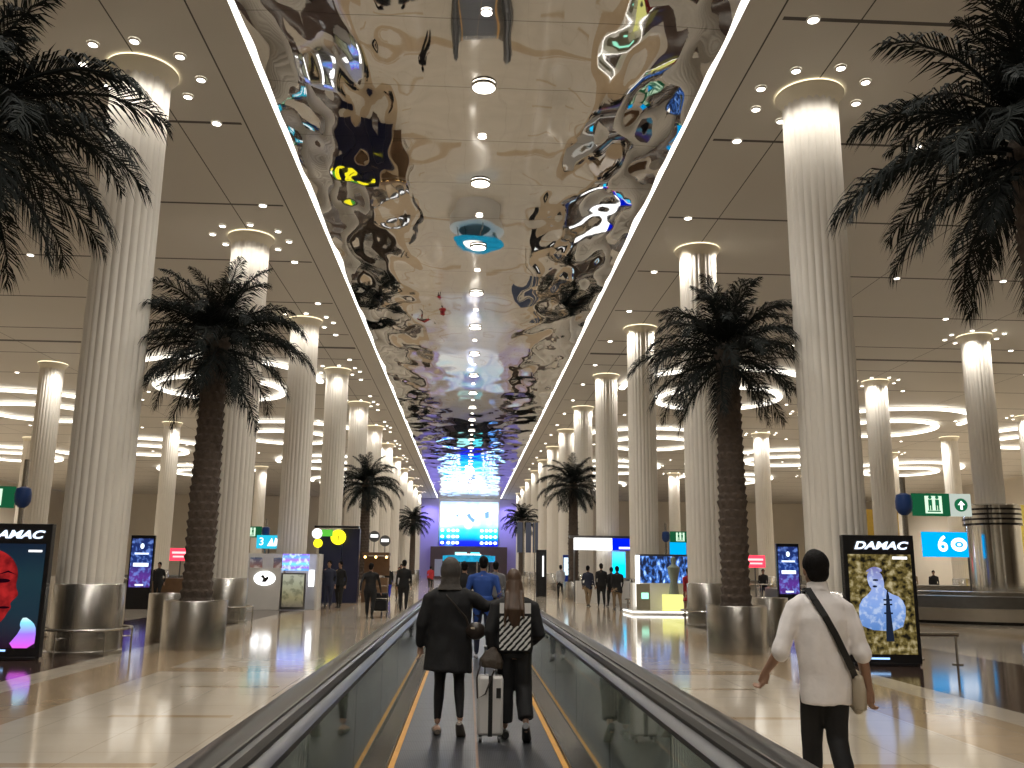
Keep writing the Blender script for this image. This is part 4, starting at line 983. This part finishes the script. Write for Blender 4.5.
f = Fig(); legs(f, H, *LG, 'c', 'x', w=1.0); f.parts = [p for p in f.parts if p[0] == 'c']
for i, p in enumerate(f.parts): f.parts[i] = (p[0], p[1], p[2][:4] + [Vector(p[2][4]) + Vector((0, 0, .03))], [.10, .098, .09, .088, .080], p[4])
f.tube('c', [(0, 0, .86), (0, 0, .76)], [(.165, .12), (.165, .12)], 16)
fuse(f, 'trousers', .014, {'c': blk}, t, 3, .010)
b = MB()
for (ax_, ay, az), pt in ((LG[0][0], 0), (LG[1][0], -.75)):
    s = -1 if ax_ < 0 else 1; d = Vector((s * .10, cos(pt), sin(pt))).normalized(); dn = Vector((0, sin(pt), -cos(pt))); a = Vector((ax_, ay, az))
    b.tube([a + dn * .05 - d * .08, a + dn * .045 - d * .03, a + dn * .05 + d * .05, a + dn * .056 + d * .13, a + dn * .06 + d * .20], [(.032, .035), (.042, .045), (.046, .042), (.050, .032), (.026, .018)], 12)
b.build('shoes', shoe, t)
hair_cap(t, hc, (0, 1), 1.0, hair_b, long=.42); eyes(t, hc)
# ---- suitcase with bag on top
t = thing('suitcase', 'white upright cabin suitcase with a black centre band between the two women', 'suitcase', (.245, 8.82, .025))
t.scale = (.88, 1, 1)
MB().box(0, 0, .325, .27, .21, .53).build('shell', pmat('case_white', (.62, .60, .58), .35, var=.03), t, bevel=.03)
b = MB(); b.box(0, 0, .325, .045, .218, .538); b.build('centre_band', shoe, t, bevel=.003)
b = MB(); b.box(.085, -.108, .44, .05, .012, .09); b.build('side_handle', shoe, t, bevel=.004)
for xx in (-.1, .1):
    for yy in (-.075, .075):
        w_ = MB().tube([(xx - .015, yy, .03), (xx + .015, yy, .03)], .03, 16); w_.box(xx, yy, .055, .03, .03, .03); w_.build('wheel', black_r, t)
b = MB(); b.tube([(-.06, .06, .58), (-.06, .06, .83)], .009, 8); b.tube([(.06, .06, .58), (.06, .06, .83)], .009, 8); b.tube([(-.075, .06, .84), (.075, .06, .84)], .014, 8); b.build('pull_handle', steel_dk, t)
t = thing('brown_bag', 'soft brown bag resting on top of the white suitcase', 'bag', (.245, 8.80, .62))
f = Fig(); f.tube('b', [(0, 0, .06), (0.01, 0, .13), (.02, 0, .21)], [(.115, .08), (.12, .08), (.07, .045)], 16)
fuse(f, 'bag_body', .012, {'b': pmat('bag_brown', (.055, .04, .028), .6, bump=.3)}, t, 2, .008)
MB().tube([(-.09, -.04, .12), (-.13, -.09, -.02), (-.12, -.12, -.20), (-.05, -.125, -.16), (.03, -.11, .05)], .008, 6).build('strap', bagm, t)
# ---- man in white shirt
t = thing('person', 'man in white rolled-sleeve shirt and black trousers walking away at the right', 'person', (2.34, 6.0, 0), -.06)
H = 1.74; f = Fig(); neck(f, H); hc = (-.01, .02, 1.615); head(f, hc, (-.12, 1), .98); torso(f, H, 'skin', .82)
f.tube('skin', [(0, -.01, 1.38), (0, 0, 1.48), (0, .01, 1.55)], [.064, .058, .058], 12)
LM = (((-.04, .22, .10), .05, .03), ((.06, -.22, .17), -.7, .10))
legs(f, H, *LM, 'skin', 'skin', w=.82)
arm(f, (-.165, 0, 1.36), (-.272, -.04, 1.11), (-.355, .06, .955), 'skin', 'skin', 1.0, (-.25, .35, -1), 1, .75, 1.0, (.2, 1, .1))
arm(f, (.165, 0, 1.36), (.240, -.04, 1.09), (.30, .02, .85), 'skin', 'skin', 1.0, (.0, .1, -1), -1, .9, 1.02, (-.1, 1, 0))
fuse(f, 'body', .007, {'skin': skin}, t, 2)
f = Fig()
f.tube('c', [(0, 0, 1.50), (0, 0, 1.46), (0, 0, 1.40), (0, 0, 1.30), (.0, 0, 1.12), (.01, 0, .96), (.01, 0, .84), (.01, 0, .765)], [(.062, .064), (.08, .076), (.165, .10), (.182, .122), (.172, .122), (.170, .12), (.168, .122), (.162, .12)], 28)
f.tube('c', [(-.10, 0, 1.40), (-.165, 0, 1.36), (-.232, -.03, 1.21), (-.275, -.045, 1.10)], [.06, .066, .060, .055], 16)
f.tube('c', [(.10, 0, 1.40), (.165, 0, 1.36), (.212, -.03, 1.21), (.240, -.045, 1.09)], [.06, .066, .060, .055], 16)
f.tube('c', [(-.263, -.04, 1.14), (-.285, -.048, 1.085)], [.058, .060], 16); f.tube('c', [(.232, -.04, 1.13), (.244, -.048, 1.075)], [.058, .060], 16)
fuse(f, 'shirt', .010, {'c': wht}, t, 3, .011)
b = MB(); b.tube([(-.004, .0, 1.475), (-.004, .01, 1.53)], [(.072, .070), (.066, .066)], 24, cap=False, up=(0, 1, 0)); b.build('collar', wht, t)
f = Fig(); legs(f, H, *LM, 'c', 'x', w=.85); f.parts = [p for p in f.parts if p[0] == 'c']
for i, p in enumerate(f.parts): f.parts[i] = (p[0], p[1], p[2], [.082, .080, .066, .062, .052], p[4])
f.tube('c', [(0, 0, .90), (0, 0, .82)], [(.135, .10), (.145, .105)], 16)
fuse(f, 'trousers', .012, {'c': blk}, t, 3, .006)
b = MB()
for (ax_, ay, az), pt in ((LM[0][0], .05), (LM[1][0], -.7)):
    s = -1 if ax_ < 0 else 1; d = Vector((s * .10, cos(pt), sin(pt))).normalized(); dn = Vector((0, sin(pt), -cos(pt))); a = Vector((ax_, ay, az))
    b.tube([a + dn * .06 - d * .08, a + dn * .05 - d * .03, a + dn * .055 + d * .05, a + dn * .063 + d * .14, a + dn * .068 + d * .22], [(.034, .033), (.043, .046), (.046, .044), (.050, .032), (.026, .018)], 12)
b.build('shoes', shoe, t)
hair_cap(t, hc, (-.12, 1), 1.0); eyes(t, hc, (-.12, 1))
# cross-body bag: strap over the left shoulder down to the right hip
t = thing('crossbody_bag', 'beige crossbody bag on a wide black strap worn by the man in the white shirt', 'bag', (2.34, 6.0, 0), -.06)
bp_ = [(-.085, .06, 1.475), (-.085, -.04, 1.49), (-.06, -.098, 1.42), (-.01, -.132, 1.32), (.05, -.142, 1.20), (.11, -.132, 1.07), (.15, -.112, .99), (.178, -.08, .94)]
b = MB(); pr = None; 
for a, c in zip(bp_, bp_[1:]):
    a, c = Vector(a), Vector(c)
    dv = (c - a).normalized(); nr = Vector((a.x * .6, -1 if a.y < .0 else .0, .25 if a.z < 1.45 else 1)).normalized(); sd = dv.cross(nr).normalized() * .021
    q = [a - sd + nr * .006, a + sd + nr * .006, c + sd + nr * .006, c - sd + nr * .006]
    b.poly(q); b.poly([p - nr * .012 for p in q][::-1])
b.build('strap', shoe, t)
MB().tube([(-.085, .06, 1.475), (.02, .14, 1.25), (.16, .11, 1.0), (.20, .02, .93)], (.012), 8).build('front_strap', shoe, t)
f = Fig(); f.tube('b', [(.195, -.03, .95), (.202, -.03, .86), (.202, -.03, .74)], [(.035, .10), (.045, .12), (.04, .11)], 14)
fuse(f, 'bag_body', .010, {'b': pmat('bag_beige', (.42, .36, .27), .6)}, t, 2, .003)
bpy.data.scenes.remove(TS)
# ------------------------------------------------------------------ camera and world
cam = bpy.data.cameras.new('camera'); co_ = bpy.data.objects.new('camera', cam); COL.objects.link(co_)
cam.sensor_width = 36; cam.lens = 895 / 1024 * 36; cam.clip_end = 500; cam.clip_start = .05
p_, psi, roll = .2032, .0471, .0115
F = Vector((sin(psi) * cos(p_), cos(psi) * cos(p_), sin(p_))); Rt = Vector((cos(psi), -sin(psi), 0)); U = Rt.cross(F).normalized()
R2 = Rt * cos(roll) + U * sin(roll); U2 = U * cos(roll) - Rt * sin(roll)
co_.matrix_world = Matrix(((R2.x, U2.x, -F.x, 0), (R2.y, U2.y, -F.y, 0), (R2.z, U2.z, -F.z, 1.6), (0, 0, 0, 1)))
SC.camera = co_
wd = bpy.data.worlds.new('world'); SC.world = wd; wd.use_nodes = True
wd.node_tree.nodes['Background'].inputs[0].default_value = (.9, .85, .75, 1); wd.node_tree.nodes['Background'].inputs[1].default_value = .3
SC.view_settings.view_transform = 'Standard'; SC.view_settings.exposure = 0.30
SC.cycles.max_bounces = 10; SC.cycles.diffuse_bounces = 4; SC.cycles.glossy_bounces = 5; SC.cycles.transparent_max_bounces = 12
SC.cycles.sample_clamp_indirect = 4; SC.cycles.use_denoising = True
